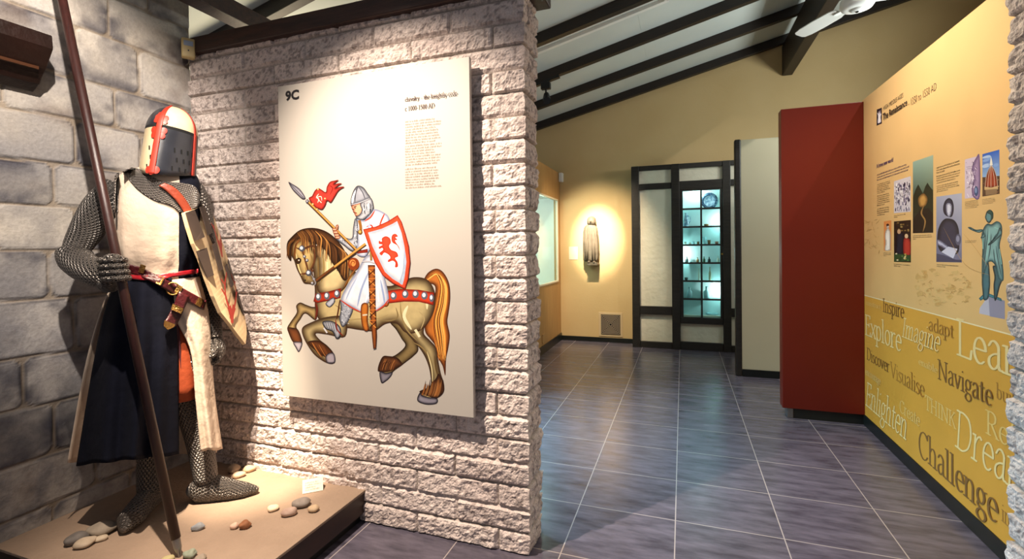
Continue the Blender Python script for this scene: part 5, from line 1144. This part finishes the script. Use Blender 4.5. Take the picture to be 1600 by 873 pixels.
# legs: the right of the picture first
def leg(P, R, F, W):
    S = [Vector(p) for p in spline(P, 5, False)]; n = len(S); RR = np.interp(np.linspace(0, 1, n), np.linspace(0, 1, len(R)), R)
    g.tube(S, list(map(float, RR)), 22)
    Fs = [Vector(p) for p in spline(F, 5, False)]; n = len(Fs); RR = [tuple(float(v) for v in x) for x in zip(np.interp(np.linspace(0, 1, n), np.linspace(0, 1, len(W)), [q[0] for q in W]), np.interp(np.linspace(0, 1, n), np.linspace(0, 1, len(W)), [q[1] for q in W]))]
    g.tube(Fs, RR, 22, flat=ZT+.001)
def gz(v, z): return Vector((v[0], v[1], z))
h1, t1 = K(310, 783, -.01), K(404, 770, -.11); h1.z = ZT; t1.z = ZT
dr_ = (t1-h1).normalized()
leg([K(278, 480, .0), K(288, 560, -.04), K(294, 625, -.03), K(312, 690, .0), h1+dr_*.035+Vector((0, 0, .085))], [.085, .07, .056, .055, .047],
    [h1-dr_*.035+Vector((0, 0, .03)), h1-dr_*.01+Vector((0, 0, .045)), h1+dr_*.06+Vector((0, 0, .05)), h1+dr_*.14+Vector((0, 0, .034)), h1+dr_*.20+Vector((0, 0, .026)), t1+Vector((0, 0, .022))],
    [(.016, .018), (.046, .05), (.053, .062), (.052, .042), (.04, .03), (.008, .01)])
h2, t2 = K(240, 785, .06), K(192, 836, -.15); h2.z = ZT; t2.z = ZT
dr2 = (t2-h2).normalized()
leg([K(226, 480, .0), K(228, 560, -.03), K(230, 630, .0), K(236, 690, .04), h2+dr2*.03+Vector((0, 0, .09))], [.085, .07, .058, .055, .048],
    [h2-dr2*.04+Vector((0, 0, .03)), h2-dr2*.01+Vector((0, 0, .045)), h2+dr2*.07+Vector((0, 0, .055)), h2+dr2*.15+Vector((0, 0, .045)), t2-dr2*.05+Vector((0, 0, .04)), t2+Vector((0, 0, .024))],
    [(.014, .016), (.04, .046), (.046, .056), (.05, .044), (.05, .038), (.012, .014)])
build('mail_suit', g, M['mail'], kn, smooth=True, label='grey chain mail')

# surcoat: quartered bodice with soft folds
def bfold(t): return 0
NB = 96
rows = [(263, 236, 290, .01, .06), (268, 205, 304, .01, .085), (282, 183, 312, .0, .112), (305, 180, 313, .0, .126), (335, 180, 312, -.005, .132), (370, 180, 312, -.005, .130), (398, 183, 311, -.003, .126), (412, 189, 309, .0, .120), (424, 193, 306, .0, .114), (436, 192, 308, .0, .118)]
Rr = []
rs = spline([r for r in rows], 3, False)
for r in rs:
    y = r[0]; lo = sstep(330, 415, y)*(1-sstep(418, 430, y))
    Rr.append(hring(r[0], r[1], r[2], r[3], r[4], NB, lambda t, y=y, lo=lo: .032*lo*sin(13*t+.02*y)*(.4+vnoise(t*3, y*.03, 4))+.03*(vnoise(t*4+3, y*.035, 6)-.5)*sstep(290, 330, y)))
def side(i, j):
    t = 2*pi*(j+.5)/NB; return 0 if (cos(t) < .42+.06*(1-i/len(Rr))) == (sin(t) < 0) or False else 1
g = G(); g.rings(Rr, side, True)
torso_g = g
torso_bvh = BVHTree.FromPolygons([Vector(p) for p in g.v], g.f)
bod = build('surcoat', g, [M['cloth_white'], M['cloth_black']], kn, smooth=True, label='surcoat quartered white and black')
def drape(x, y, off, bvh=None, fall=-.12):
    d = px_ray(x, y).normalized(); h = (bvh or torso_bvh).ray_cast(CAM, d)
    p = h[0] if h[0] is not None else K(x, y, fall)
    return p-d*off
def patch(name, A, B, off, m, parent, n=24, k=8, solid=.004, bvh=None, fall=-.12, uvscale=None, label=None, smooth=True):
    """cloth or leather laid on the trunk between two edge curves given as picture points"""
    def res(C):
        S = np.array(spline(C, 8, False)); L = np.concatenate([[0], np.cumsum(np.hypot(*np.diff(S, axis=0).T))]); q = np.linspace(0, L[-1], n)
        return np.stack([np.interp(q, L, S[:, 0]), np.interp(q, L, S[:, 1])], 1)
    a, b = res(A), res(B)
    R = [[drape(*(a[i]*(1-j/k)+b[i]*j/k), off, bvh, fall) for j in range(k+1)] for i in range(n)]
    g = G(); g.rings(R, closed=False); return build(name, g, m, parent, smooth=smooth, solid=solid, label=label)
# mail tippet over the shoulders and at the neck opening
ring_m = mat_mail('mail_fine', '96908b', .0115)
patch('mail_tippet', [(192, 268), (206, 262), (222, 266), (245, 280), (262, 284), (285, 286), (305, 292), (314, 312)], [(194, 270), (205, 284), (219, 298), (241, 312), (268, 321), (282, 332), (296, 328), (309, 322)], .006, ring_m, kn, 40, 14)
patch('mail_shoulder', [(179, 275), (182, 272), (186, 270)], [(176, 330), (180, 331), (184, 332)], .004, ring_m, kn, 8, 10)
g = G(); g.rings([hring(y, a, b, d, dd, 40) for y, a, b, d, dd in ((258, 232, 300, .01, .085), (272, 236, 303, .01, .09), (286, 244, 304, .01, .085), (302, 246, 308, .015, .088))])
build('arming_hood', g, M['black'], kn, smooth=True, label='black cloth below the helm')
# inner orange tunic and its dark edge
g = G(); g.rings([hring(y, a, b, d, dd, 64, lambda t, y=y: .03*sin(11*t)*(y-430)/190) for y, a, b, d, dd in ((432, 198, 302, .01, .10), (500, 200, 312, .005, .115), (560, 200, 316, .0, .125), (600, 200, 318, .0, .13), (621, 200, 318, .0, .132))])
build('under_tunic', g, M['cloth_orange'], kn, smooth=True, solid=.004, label='orange red tunic hem showing in the slit')
# skirt of the surcoat
def sheet(name, L, Rt, dL, dR, bul, m, nfold, amp, n=64, k=40, label=None, ph=0., solid=.005):
    """hanging cloth between a left and a right edge (picture points from waist to hem); d* are depths waist/hem, bul the forward bow"""
    l, r = np.array(spline(L, 10, False)), np.array(spline(Rt, 10, False))
    def rs_(C): q = np.linspace(0, len(C)-1, k+1); i = np.arange(len(C)); return np.stack([np.interp(q, i, C[:, 0]), np.interp(q, i, C[:, 1])], 1)
    l, r = rs_(l), rs_(r); R = []
    for i in range(k+1):
        v = i/k; row = []
        for j in range(n+1):
            u = j/n; p = l[i]*(1-u)+r[i]*u; d = (dL[0]+(dL[1]-dL[0])*v)*(1-u)+(dR[0]+(dR[1]-dR[0])*v)*u
            d -= (bul[0]+(bul[1]-bul[0])*v)*sin(pi*u)**.8
            d += amp*(.15+v)*sin(2*pi*nfold*(u+.06*sin(3*v+u*4))+ph)*sin(pi*min(1, .12+u*.95))+.012*(float(vnoise(u*5+nfold, v*4, 3))-.5)
            sg = 1.1*v*sin(2*pi*nfold*u+ph+.8)
            row.append(K(p[0], p[1]+sg*(v**3), d))
        R.append(row)
    g = G(); g.rings(R, closed=False); SHEETS.append(g); return build(name, g, m, kn, smooth=True, solid=solid, label=label)
SHEETS = []
sheet('skirt_back', [(186, 432), (162, 474), (134, 570), (106, 722)], [(312, 432), (322, 500), (333, 600), (338, 706)], (.02, .06), (.05, .10), (-.12, -.20), M['cloth_white'], 6, .02, label='white back of the surcoat skirt')
sheet('skirt_front', [(189, 430), (168, 474), (147, 566), (120, 727)], [(268, 434), (274, 500), (278, 560), (279, 710)], (-.03, .0), (-.125, -.13), (.06, .15), M['cloth_black'], 3.5, .028, label='black left front of the surcoat skirt')
sheet('skirt_front', [(262, 438), (271, 490), (298, 548), (306, 625), (314, 704)], [(311, 432), (326, 494), (334, 606), (347, 702)], (-.125, -.13), (-.02, -.03), (.03, .05), M['cloth_white'], 1.6, .014, n=40, label='white right front of the surcoat skirt')
sheet('skirt_lining', [(272, 480), (276, 540), (278, 612)], [(276, 484), (282, 545), (285, 618)], (-.124, -.125), (-.115, -.11), (0, 0), M['cloth_maroon'], 1, .0, n=6, k=16, label='maroon facing of the skirt slit')
# belts and straps
_v, _fc = list(torso_g.v), list(torso_g.f)
for q in SHEETS: _fc += [tuple(i+len(_v) for i in f) for f in q.f]; _v += q.v
front_bvh = BVHTree.FromPolygons([Vector(p) for p in _v], _fc)
patch('waist_belt', [(192, 426), (220, 430), (250, 428), (280, 424), (309, 420)], [(193, 433), (220, 437.5), (250, 435.5), (280, 431.5), (309, 427)], .011, M['leather_red'], kn, 30, 3, .004, bvh=front_bvh, label='bright red waist belt')
sb = patch('sword_belt', [(194, 411), (215, 416), (240, 427), (262, 438), (285, 450), (305, 461), (322, 470)], [(194, 426), (215, 430), (238, 441), (258, 452), (280, 464), (300, 475), (318, 484)], .017, M['leather_maroon'], kn, 34, 5, .005, bvh=front_bvh, label='dark maroon sword belt')
def plate(x, y, w_, h_, a, off=.0225):
    pts = []
    for sx2, sy2 in ((-1, -1), (1, -1), (1, 1), (-1, 1)):
        px, py = sx2*w_/2, sy2*h_/2; pts.append((x+px*cos(a)-py*sin(a), y+px*sin(a)+py*cos(a)))
    g = G(); P = [drape(*p, off, front_bvh) for p in pts]; nrm = -px_ray(x, y).normalized()
    g.add(P+[p+nrm*.004 for p in P], [(3, 2, 1, 0), (4, 5, 6, 7), (0, 1, 5, 4), (1, 2, 6, 5), (2, 3, 7, 6), (3, 0, 4, 7)])
    build('brass_plate', g, M['brass'], sb, bevel=.001, label='brass belt plate')
for x, y, a in ((222, 420, .3), (250, 438, .45), (279, 452, .45), (312, 472, .5)): plate(x, y, 9, 13, a)
tl = patch('belt_tail', [(280, 455), (272, 475), (264, 492), (256, 506), (261, 514)], [(296, 463), (288, 482), (281, 498), (273, 510), (262, 514.5)], .026, M['leather_maroon'], kn, 20, 4, .005, bvh=front_bvh, fall=-.15, label='hanging end of the sword belt')
g = G(); P = [drape(x, y, .032, front_bvh, -.15) for x, y in ((257, 500), (274, 507), (271, 511), (262, 515), (256, 509))]; nrm = -px_ray(265, 507).normalized()
g.add(P+[p+nrm*.004 for p in P], [(4, 3, 2, 1, 0), (5, 6, 7, 8, 9)]+[(i, (i+1) % 5, (i+1) % 5+5, i+5) for i in range(5)]); build('brass_tip', g, M['brass'], tl, label='brass strap end')
g = G(); P = [drape(x, y, .032, front_bvh, -.15) for x, y in ((270, 474), (287, 482), (283, 490), (267, 483))]; g.add(P+[p+nrm*.004 for p in P], [(3, 2, 1, 0), (4, 5, 6, 7), (0, 1, 5, 4), (1, 2, 6, 5), (2, 3, 7, 6), (3, 0, 4, 7)]); build('brass_plate', g, M['brass'], tl, label='brass belt plate')
c = drape(270, 451, .03, front_bvh); g = G(); rr = [(c+ES*(.022*cos(a))+Vector((0, 0, .026*sin(a)))) for a in [2*pi*i/20 for i in range(21)]]
g.tube(rr, .0035, 8, caps=False); build('buckle_ring', g, M['brass'], sb, smooth=True, label='brass ring')
patch('guige_strap', [(248, 290), (262, 300), (278, 317), (290, 336), (296, 348)], [(257, 286), (274, 294), (290, 312), (300, 330), (304, 344)], .016, M['leather_tan'], kn, 24, 4, .005, label='red brown leather strap over the chest')

# great helm
HB, HT = K(263, 270, -.015), K(273.5, 168.5, -.01)
ax = (HT-HB); HH = ax.length; axn = ax.normalized(); psi = -.40
fw = (-ED*cos(psi)+ES*sin(psi)); fw = (fw-axn*fw.dot(axn)).normalized(); rt = axn.cross(fw)*-1
if rt.dot(ES) < 0: rt = -rt
NH = 72
def hp_(th_, tt, off=0.):
    """th_ from the front ridge towards the right of the picture, tt 0 bottom .. 1 crown"""
    if tt < .56: k = 1.0-.06*(tt/.56)
    else: s_ = (tt-.56)/.44; k = .94*max(0, 1-s_**2.15)**.52
    a, b = .101*k+off, .112*k+off
    c_, s_ = cos(th_), sin(th_); pr = 1+.30*max(0, c_)**5*max(0, (1-tt))**.8
    dz = (-.032*max(0, c_)**1.5-.004)*max(0, 1-tt/.5)
    return HB+rt*(s_*a)+fw*(c_*b*pr)+axn*(tt*HH+dz+(off if tt > .98 else 0))
tv = list(np.linspace(0, .55, 9))+[.575, .618]+list(.618+(.382)*np.sin(np.linspace(0, pi/2, 15))[1:])
R = [[hp_(2*pi*j/NH, min(t_, .9995)) for j in range(NH)] for t_ in tv]
def hm(i, j):
    th_ = 2*pi*(j+.5)/NH; right = sin(th_) > 0; up = tv[i] >= .60
    if 8.5 < i < 9.5 and (.11 < th_ < 1.28 or 5.0 < th_ < 6.17): return 2
    return 1 if right != up else 0
g = G(); g.rings(R, hm, cap1=True); helm_bvh = BVHTree.FromPolygons([Vector(p) for p in g.v], g.f)
M['helm_cream'] = mat('helm_cream', 'dccbaa', .42, c2='cdb98f', nscale=10, bump=.04, bscale=20, coat=.15)
M['helm_black'] = mat('helm_black', '1c1e25', .38, c2='2a2d36', nscale=9, bump=.06, bscale=20, coat=.2)
M['helm_red'] = mat('helm_red', 'a3281a', .45, c2='b0331f', nscale=20, coat=.15)
helm = build('great_helm', g, [M['helm_cream'], M['helm_black'], mat('helm_gap', '060607', .9)], kn, smooth=True, solid=.003, label='great helm quartered cream and black')
def strap(th0, t0, t1, wdt, off=.004, n=40):
    R = []
    for i in range(n+1):
        tt = t0+(t1-t0)*i/n; tt = min(tt, .9985); R.append([hp_(th0+a, tt, off) for a in np.linspace(-wdt, wdt, 7)])
    g = G(); g.rings(R, closed=False); return g
build('red_ridge', strap(0, -.0, .985, .105, .0045), M['helm_red'], helm, smooth=True, solid=.004, label='red painted ridge')
build('red_seam', strap(1.42, .0, .60, .07, .004), M['helm_red'], helm, smooth=True, solid=.004, label='red painted side seam')
g = G(); R = []
for i in range(31):
    tt = .60+.385*i/30; w_ = .045/max(.25, (1-((tt-.56)/.44)**2.15)**.52+.02); R.append([hp_(1.42+a, tt, .003) for a in np.linspace(-.07, .07, 5)])
build('red_crest', g.rings(R, closed=False), M['helm_red'], helm, smooth=True, solid=.003, label='red painted crest')
def disc(th_, tt, r, off=.0052):
    P = [hp_(th_+r*cos(2*pi*i/18)/.12, tt+r*sin(2*pi*i/18)/HH, off) for i in range(18)]; c = hp_(th_, tt, off+.001)
    g.add(P+[c], [(i, (i+1) % 18, 18) for i in range(18)])
for lst in (((-.17, .68, .013), (-.19, .74, .011), (.17, .67, .012), (.18, .73, .012), (-.14, .79, .009)), ((-.18, .53, .0145), (.18, .53, .0145), (-.17, .46, .011), (.17, .46, .011)), ((-.14, .045, .013), (.14, .05, .013), (0, .03, .012))):
    g = G()
    for d_ in lst: disc(*d_)
    build('red_scroll', g, M['helm_red'], helm, smooth=True, label='red scalloped ornament')
g = G()
for cx_, cy_ in ((83, 440), (130, 438), (92, 530), (58, 620), (103, 618), (330, 462), (398, 480), (460, 494), (505, 512), (352, 560), (420, 576), (476, 590), (305, 640), (378, 655), (437, 670)):
    x, y = 220+cx_/6.236, 160+cy_/6.236; P = [drape(x+a, y+b, .0045, helm_bvh, -.1) for a, b in ((-1.1, -3.4), (1.1, -3.4), (1.1, 3.4), (-1.1, 3.4))]; g.add(P, [(0, 1, 2, 3)])
build('breathing_slots', g, mat('slot', '050505', .9), helm, label='dark breathing slots')

# ------------------------------------------------------------------ spear and shield (held things)
top = sp0+spd*2.75
t = thing('spear', 'long dark wooden spear held by the armoured figure, butt on the plinth', 'spear', sp0)
build('shaft', G().tube([sp0+spd*.07, sp0+spd*1.2, top], [.0165, .0165, .0155], 18), mat('spear_wood', '24100e', .42, c2='381a16', nscale=6, stretch=(30, 30, 1.5), bump=.08, bscale=30), t, smooth=True)
build('ferrule', G().tube([sp0+spd*.0, sp0+spd*.02, sp0+spd*.035, sp0+spd*.075], [.005, .009, .013, .0145], 14), M['steel'], t, smooth=False, label='grey steel butt ferrule')

A_, B_, C_ = K(300, 331, -.17), K(330, 316, .115), K(384.5, 536, .03)
nS = (B_-A_).cross(C_-A_).normalized()
if nS.dot(CAM-A_) < 0: nS = -nS
eu = (B_-A_).normalized(); ev = nS.cross(eu).normalized()
if ev.z > 0: ev = -ev
def S2(x, y): p = on_plane(x, y, A_, nS); return ((p-A_).dot(eu), (p-A_).dot(ev))
C8 = lambda x, y: (90+x/2.91, 250+y/2.91)
out = [S2(*C8(*p)) for p in ((608, 234), (632, 222), (662, 208), (700, 187), (722, 232), (746, 292), (770, 365), (790, 440), (808, 515), (824, 590), (841, 650), (856, 715), (860, 780), (858, 836), (826, 786), (800, 740), (768, 686), (738, 610), (710, 532), (682, 450), (652, 372), (628, 300))]
Wmax = max(p[0] for p in out)
def bow(u): return -.05*((u-.5*Wmax)/(.5*Wmax))**2*.45
def sP(u, v, z): return A_+eu*u+ev*v+nS*(z+bow(u))
sh = thing('heraldic_shield', 'quartered shield with black crosses and red antlers on the mannequin arm', 'shield', K(345, 440, .0))
# fine grid so that the board is curved, trimmed to the outline by triangulating strips
def shield_piece(name, poly, z0, th, m, parent, label=None):
    g = G(); P = []
    n = len(poly)
    for i in range(n):
        a, b = np.array(poly[i]), np.array(poly[(i+1) % n])
        for k in range(4): P.append(tuple(a+(b-a)*k/4))
    tr = tessellate_polygon([[Vector((x, y, 0)) for x, y in P]]); N = len(P)
    g.add([sP(x, y, z0) for x, y in P]+[sP(x, y, z0-th) for x, y in P], [tuple(t_) for t_ in tr]+[tuple(i+N for i in t_[::-1]) for t_ in tr]+[(i, (i+1) % N, (i+1) % N+N, i+N) for i in range(N)])
    return build(name, g, m, parent, label=label)
M['parchment'] = mat('parchment', 'cfb894', .6, c2='bda27b', nscale=9, nmix=.6, bump=.06, bscale=40)
M['shield_dark'] = mat('shield_dark', '2f2420', .6, c2='43352c', nscale=12)
M['antler'] = mat('antler_red', '9c2a1c', .6)
board = shield_piece('board', out, 0, .014, [M['parchment']], sh, 'parchment coloured shield face')
q8 = lambda pts: [S2(*C8(*p)) for p in pts]
for pts in ([(609, 236), (631, 224), (676, 348), (651, 364)], [(646, 214), (668, 205), (702, 330), (685, 342)], [(662, 408), (688, 396), (724, 520), (708, 528)], [(703, 386), (720, 372), (752, 494), (738, 506)], [(758, 482), (772, 470), (800, 568), (788, 580)], [(776, 462), (792, 448), (812, 540), (803, 556)],
            [(806, 600), (818, 584), (850, 690), (846, 708)]): shield_piece('black_bar', q8(pts), .0025, .002, M['shield_dark'], board, 'dark painted bar')
def antler(cx_, cy_, s_, flip=1):
    """red attire: a skull with two branching antlers, in crop pixels along the shield"""
    g = G()
    def L_(pts, w_):
        P = [S2(*C8(cx_+x*s_*flip, cy_+y*s_)) for x, y in pts]; S_ = spline(P, 5, False); n = len(S_)
        V = []
        for i in range(n):
            d = S_[min(i+1, n-1)]-S_[max(i-1, 0)]; d /= np.hypot(*d)+1e-9; w2 = w_*(1-.55*i/n)
            V += [sP(S_[i][0]-d[1]*w2, S_[i][1]+d[0]*w2, .003), sP(S_[i][0]+d[1]*w2, S_[i][1]-d[0]*w2, .003)]
        g.add(V, [(2*i, 2*i+1, 2*i+3, 2*i+2) for i in range(n-1)])
    L_([(-8, 0), (-26, -60), (-34, -120), (-30, -170)], .009); L_([(8, 0), (16, -60), (10, -120), (-6, -165)], .009)
    L_([(-26, -60), (-44, -95)], .007); L_([(-33, -110), (-50, -140)], .006); L_([(16, -60), (26, -80)], .006); L_([(10, -115), (22, -130)], .006)
    L_([(-9, -8), (0, 20), (10, 70)], .02); L_([(9, -8), (6, 25), (10, 70)], .018)
    build('antler_emblem', g, M['antler'], board, label='red painted antlers')
antler(736, 375, .95); antler(794, 672, .95)
g = G(); g.tube([sP(.05, .15, -.03), sP(.2, .17, -.05), sP(.33, .15, -.03)], .012, 8); build('arm_strap', g, M['leather_tan'], sh, label='leather strap on the back')

# ------------------------------------------------------------------ pebbles and card on the plinth
peb = [(120.5, 841, 34, 20, '5e5a56', '78706a', 'flat dark grey pebble at the left end of the plinth'),
       (159, 827, 42, 24, '857a6c', '9a8d7c', 'large grey brown pebble, biggest of the heap by the left foot'),
       (132.5, 848, 31, 16, 'a89680', 'bfae98', 'long pale pebble in front of the dark grey one at left'),
       (158, 841, 19, 10, 'b3a28b', 'c4b49c', 'small pale pebble in front of the largest one at left'),
       (310, 823, 20, 13, '85878a', '9da0a2', 'small blue grey stone right of the spear butt'),
       (366.5, 822, 13, 12, 'c9a48e', 'd8b8a2', 'small round pink pebble touching the orange brown stone'),
       (383, 820, 20, 15, '96623f', '7a4c30', 'orange brown angular stone in the middle of the plinth'),
       (365.5, 733, 20, 17, 'c2ab92', 'ae967e', 'tall pale pebble at the left of the trio by the block wall'),
       (389, 733, 19, 13, 'bfa27f', 'cdb492', 'oval tan pebble at the right of the trio by the block wall'),
       (373, 742, 19, 12, 'b59a80', 'c6ad92', 'front pebble of the trio by the block wall'),
       (426.5, 794, 18, 11, 'cfb798', 'dcc8ac', 'creamy oval pebble left of the group near the plinth edge'),
       (452, 800, 24, 16, '9a7c6c', 'b8a294', 'speckled pinkish pebble in the group near the plinth edge'),
       (471, 786, 29, 17, '7c7168', '8f857c', 'grey brown flat pebble behind the speckled one'),
       (490, 795, 18, 13, 'ab9274', 'bfa88a', 'round tan pebble nearest the plinth edge'),
       (297, 866, 20, 15, '7f8674', '949a86', 'greenish stone just right of the spear butt'),
       (314, 872, 17, 11, '86796a', '9a8c7c', 'brown pebble half cut off at the bottom beside the greenish stone'),
       (262, 873, 20, 9, 'a79a6c', 'b8ac80', 'yellowish pebble at the bottom edge left of the spear butt')]
for i, (x, y, w_, h_, c1, c2, lb) in enumerate(peb):
    yb_ = y+h_*.30; c = on(x, yb_, 2, ZT+.0); dep = (c-CAM).dot(_f); rx = w_/2*dep/FPX*.95; rz = max(.009, h_/2*dep/FPX*.80); r_ = random.Random(i)
    view = Vector((c.x, c.y, 0)).normalized(); rot = Matrix(((view.y, view.x, 0), (-view.x, view.y, 0), (0, 0, 1))) @ Matrix.Rotation(r_.uniform(-.3, .3), 3, 'Z')
    s1, s2, s3 = r_.uniform(0, 9), r_.uniform(0, 9), r_.uniform(0, 9); ang = .22 if 'angular' in lb or 'greenish' in lb or 'blue' in lb else .09
    fn = lambda q, s1=s1, s2=s2, s3=s3, ang=ang: 1+ang*(sin(2.3*q.x*2+s1)+sin(2.1*q.y*2+s2)+.7*sin(2.7*q.z*2+s3)*q.x)*.6
    g = G().ball((c.x, c.y, ZT+rz*.86), (rx, rx*r_.uniform(.7, .85), rz), rot=rot, fn=fn, n=22, k=14)
    for q in range(len(g.v)):
        if g.v[q][2] < ZT+.0005: g.v[q] = (g.v[q][0], g.v[q][1], ZT+.0005)
    o = build('pebble', g, mat('pebble_stone', c1, .75, c2=c2, nscale=30, nmix=.4, bump=.12, bscale=60), smooth=True); tag(o, lb, 'stone', 'pebbles on the plinth')
a, b = on(472.5, 771.5, 2, ZT+.002), on(505, 765.5, 2, ZT+.002)
e = (b-a).normalized(); nb = Vector((-e.y, e.x, 0)); hgt = .052
if nb.dot(a-CAM) < 0: nb = -nb
t = thing('label_card', 'small white folded label card standing on the plinth', 'card', (a+b)/2)
th_ = Vector((0, 0, hgt))+nb*.03
g = G(); P = [a, b, b+th_, a+th_]; Q = [p+nb*.0015 for p in P]; g.add(P+Q, [(0, 1, 2, 3), (7, 6, 5, 4), (0, 4, 5, 1), (1, 5, 6, 2), (2, 6, 7, 3), (3, 7, 4, 0)])
P = [a+th_, b+th_, b+nb*.065, a+nb*.065]; Q = [p+nb*.0015 for p in P]; g.add(P+Q, [(0, 1, 2, 3), (7, 6, 5, 4), (0, 4, 5, 1), (1, 5, 6, 2), (2, 6, 7, 3), (3, 7, 4, 0)])
build('card', g, mat('card_white', 'e2d8c8', .6), t)
g = G(); nf = e.cross(th_).normalized(); nf = nf if nf.dot(CAM-a) > 0 else -nf; W = (b-a).length
textlines(g, lambda u, v: a+e*(u+.012)+th_*((v+.036)/hgt)+nf*.0015, 0, 0, [W*.62, W*.74, W*.5, W*.68], .009, .0038, 77)
build('card_text', g, mat('card_ink', '8c7c6c', .6), t)

# ------------------------------------------------------------------ fittings on the painted wall
p1, p2 = on(73, 57, 0, -2.42), on(54, 143, 0, -2.545)
prof = [(-2.545, 2.235), (-2.41, 2.185), (-2.405, 2.13), (-2.455, 2.055), (-2.475, 2.035), (-2.50, 2.0), (-2.545, 1.972)]
M['rust'] = mat('rust', '140a06', .42, .3, c2='26100a', nscale=6, nmix=.5, bump=.15, bscale=40)
t = thing('wall_lamp_trough', 'dark rusty metal trough lamp high on the painted wall at the left edge', 'lamp', (-2.55, .9, 1.98))
g = G(); n = len(prof); ye, y0_ = 1.225, .35
g.add([(x, ye, z) for x, z in prof]+[(x, y0_, z) for x, z in prof], [tuple(range(n)), tuple(range(2*n-1, n-1, -1))]+[(i+n, (i+1) % n+n, (i+1) % n, i) for i in range(n)])
build('housing', g, M['rust'], t, bevel=.004)
build('rim', G().bar((-2.45, y0_, 2.05), (-2.45, ye-.03, 2.05), .012, .012), mat('rust_rim', '4a2a16', .4, .4), t, label='copper coloured lower rim')
s = Vector((.83, -.5577, 0)); q = Vector((.5577, .83, 0)); c = Vector((-2.497, 1.862, 2.392))
t = thing('corner_alarm_sensor', 'cream alarm sensor box in the corner above the helm', 'sensor', c-Vector((0, 0, .052)))
def obox(c, q, s, a, b, h):
    g = G(); vs = [c+q*(i*a)+s*(j*b)+Vector((0, 0, k*h)) for i in (-1, 1) for j in (-1, 1) for k in (-1, 1)]
    return g.add(vs, [(0, 1, 3, 2), (4, 6, 7, 5), (0, 4, 5, 1), (2, 3, 7, 6), (0, 2, 6, 4), (1, 5, 7, 3)])
build('case', obox(c, q, s, .031, .022, .052), mat('sensor_cream', 'cdb57e', .45), t, bevel=.008)
build('lens', obox(c+s*.0225+Vector((0, 0, .022)), q, s, .021, .002, .013), mat('sensor_lens', '9aa6b8', .25), t, bevel=.001, label='pale blue lens window')
build('indicator', obox(c+s*.0225+Vector((0, 0, -.016)), q, s, .003, .001, .004), M['black'], t)
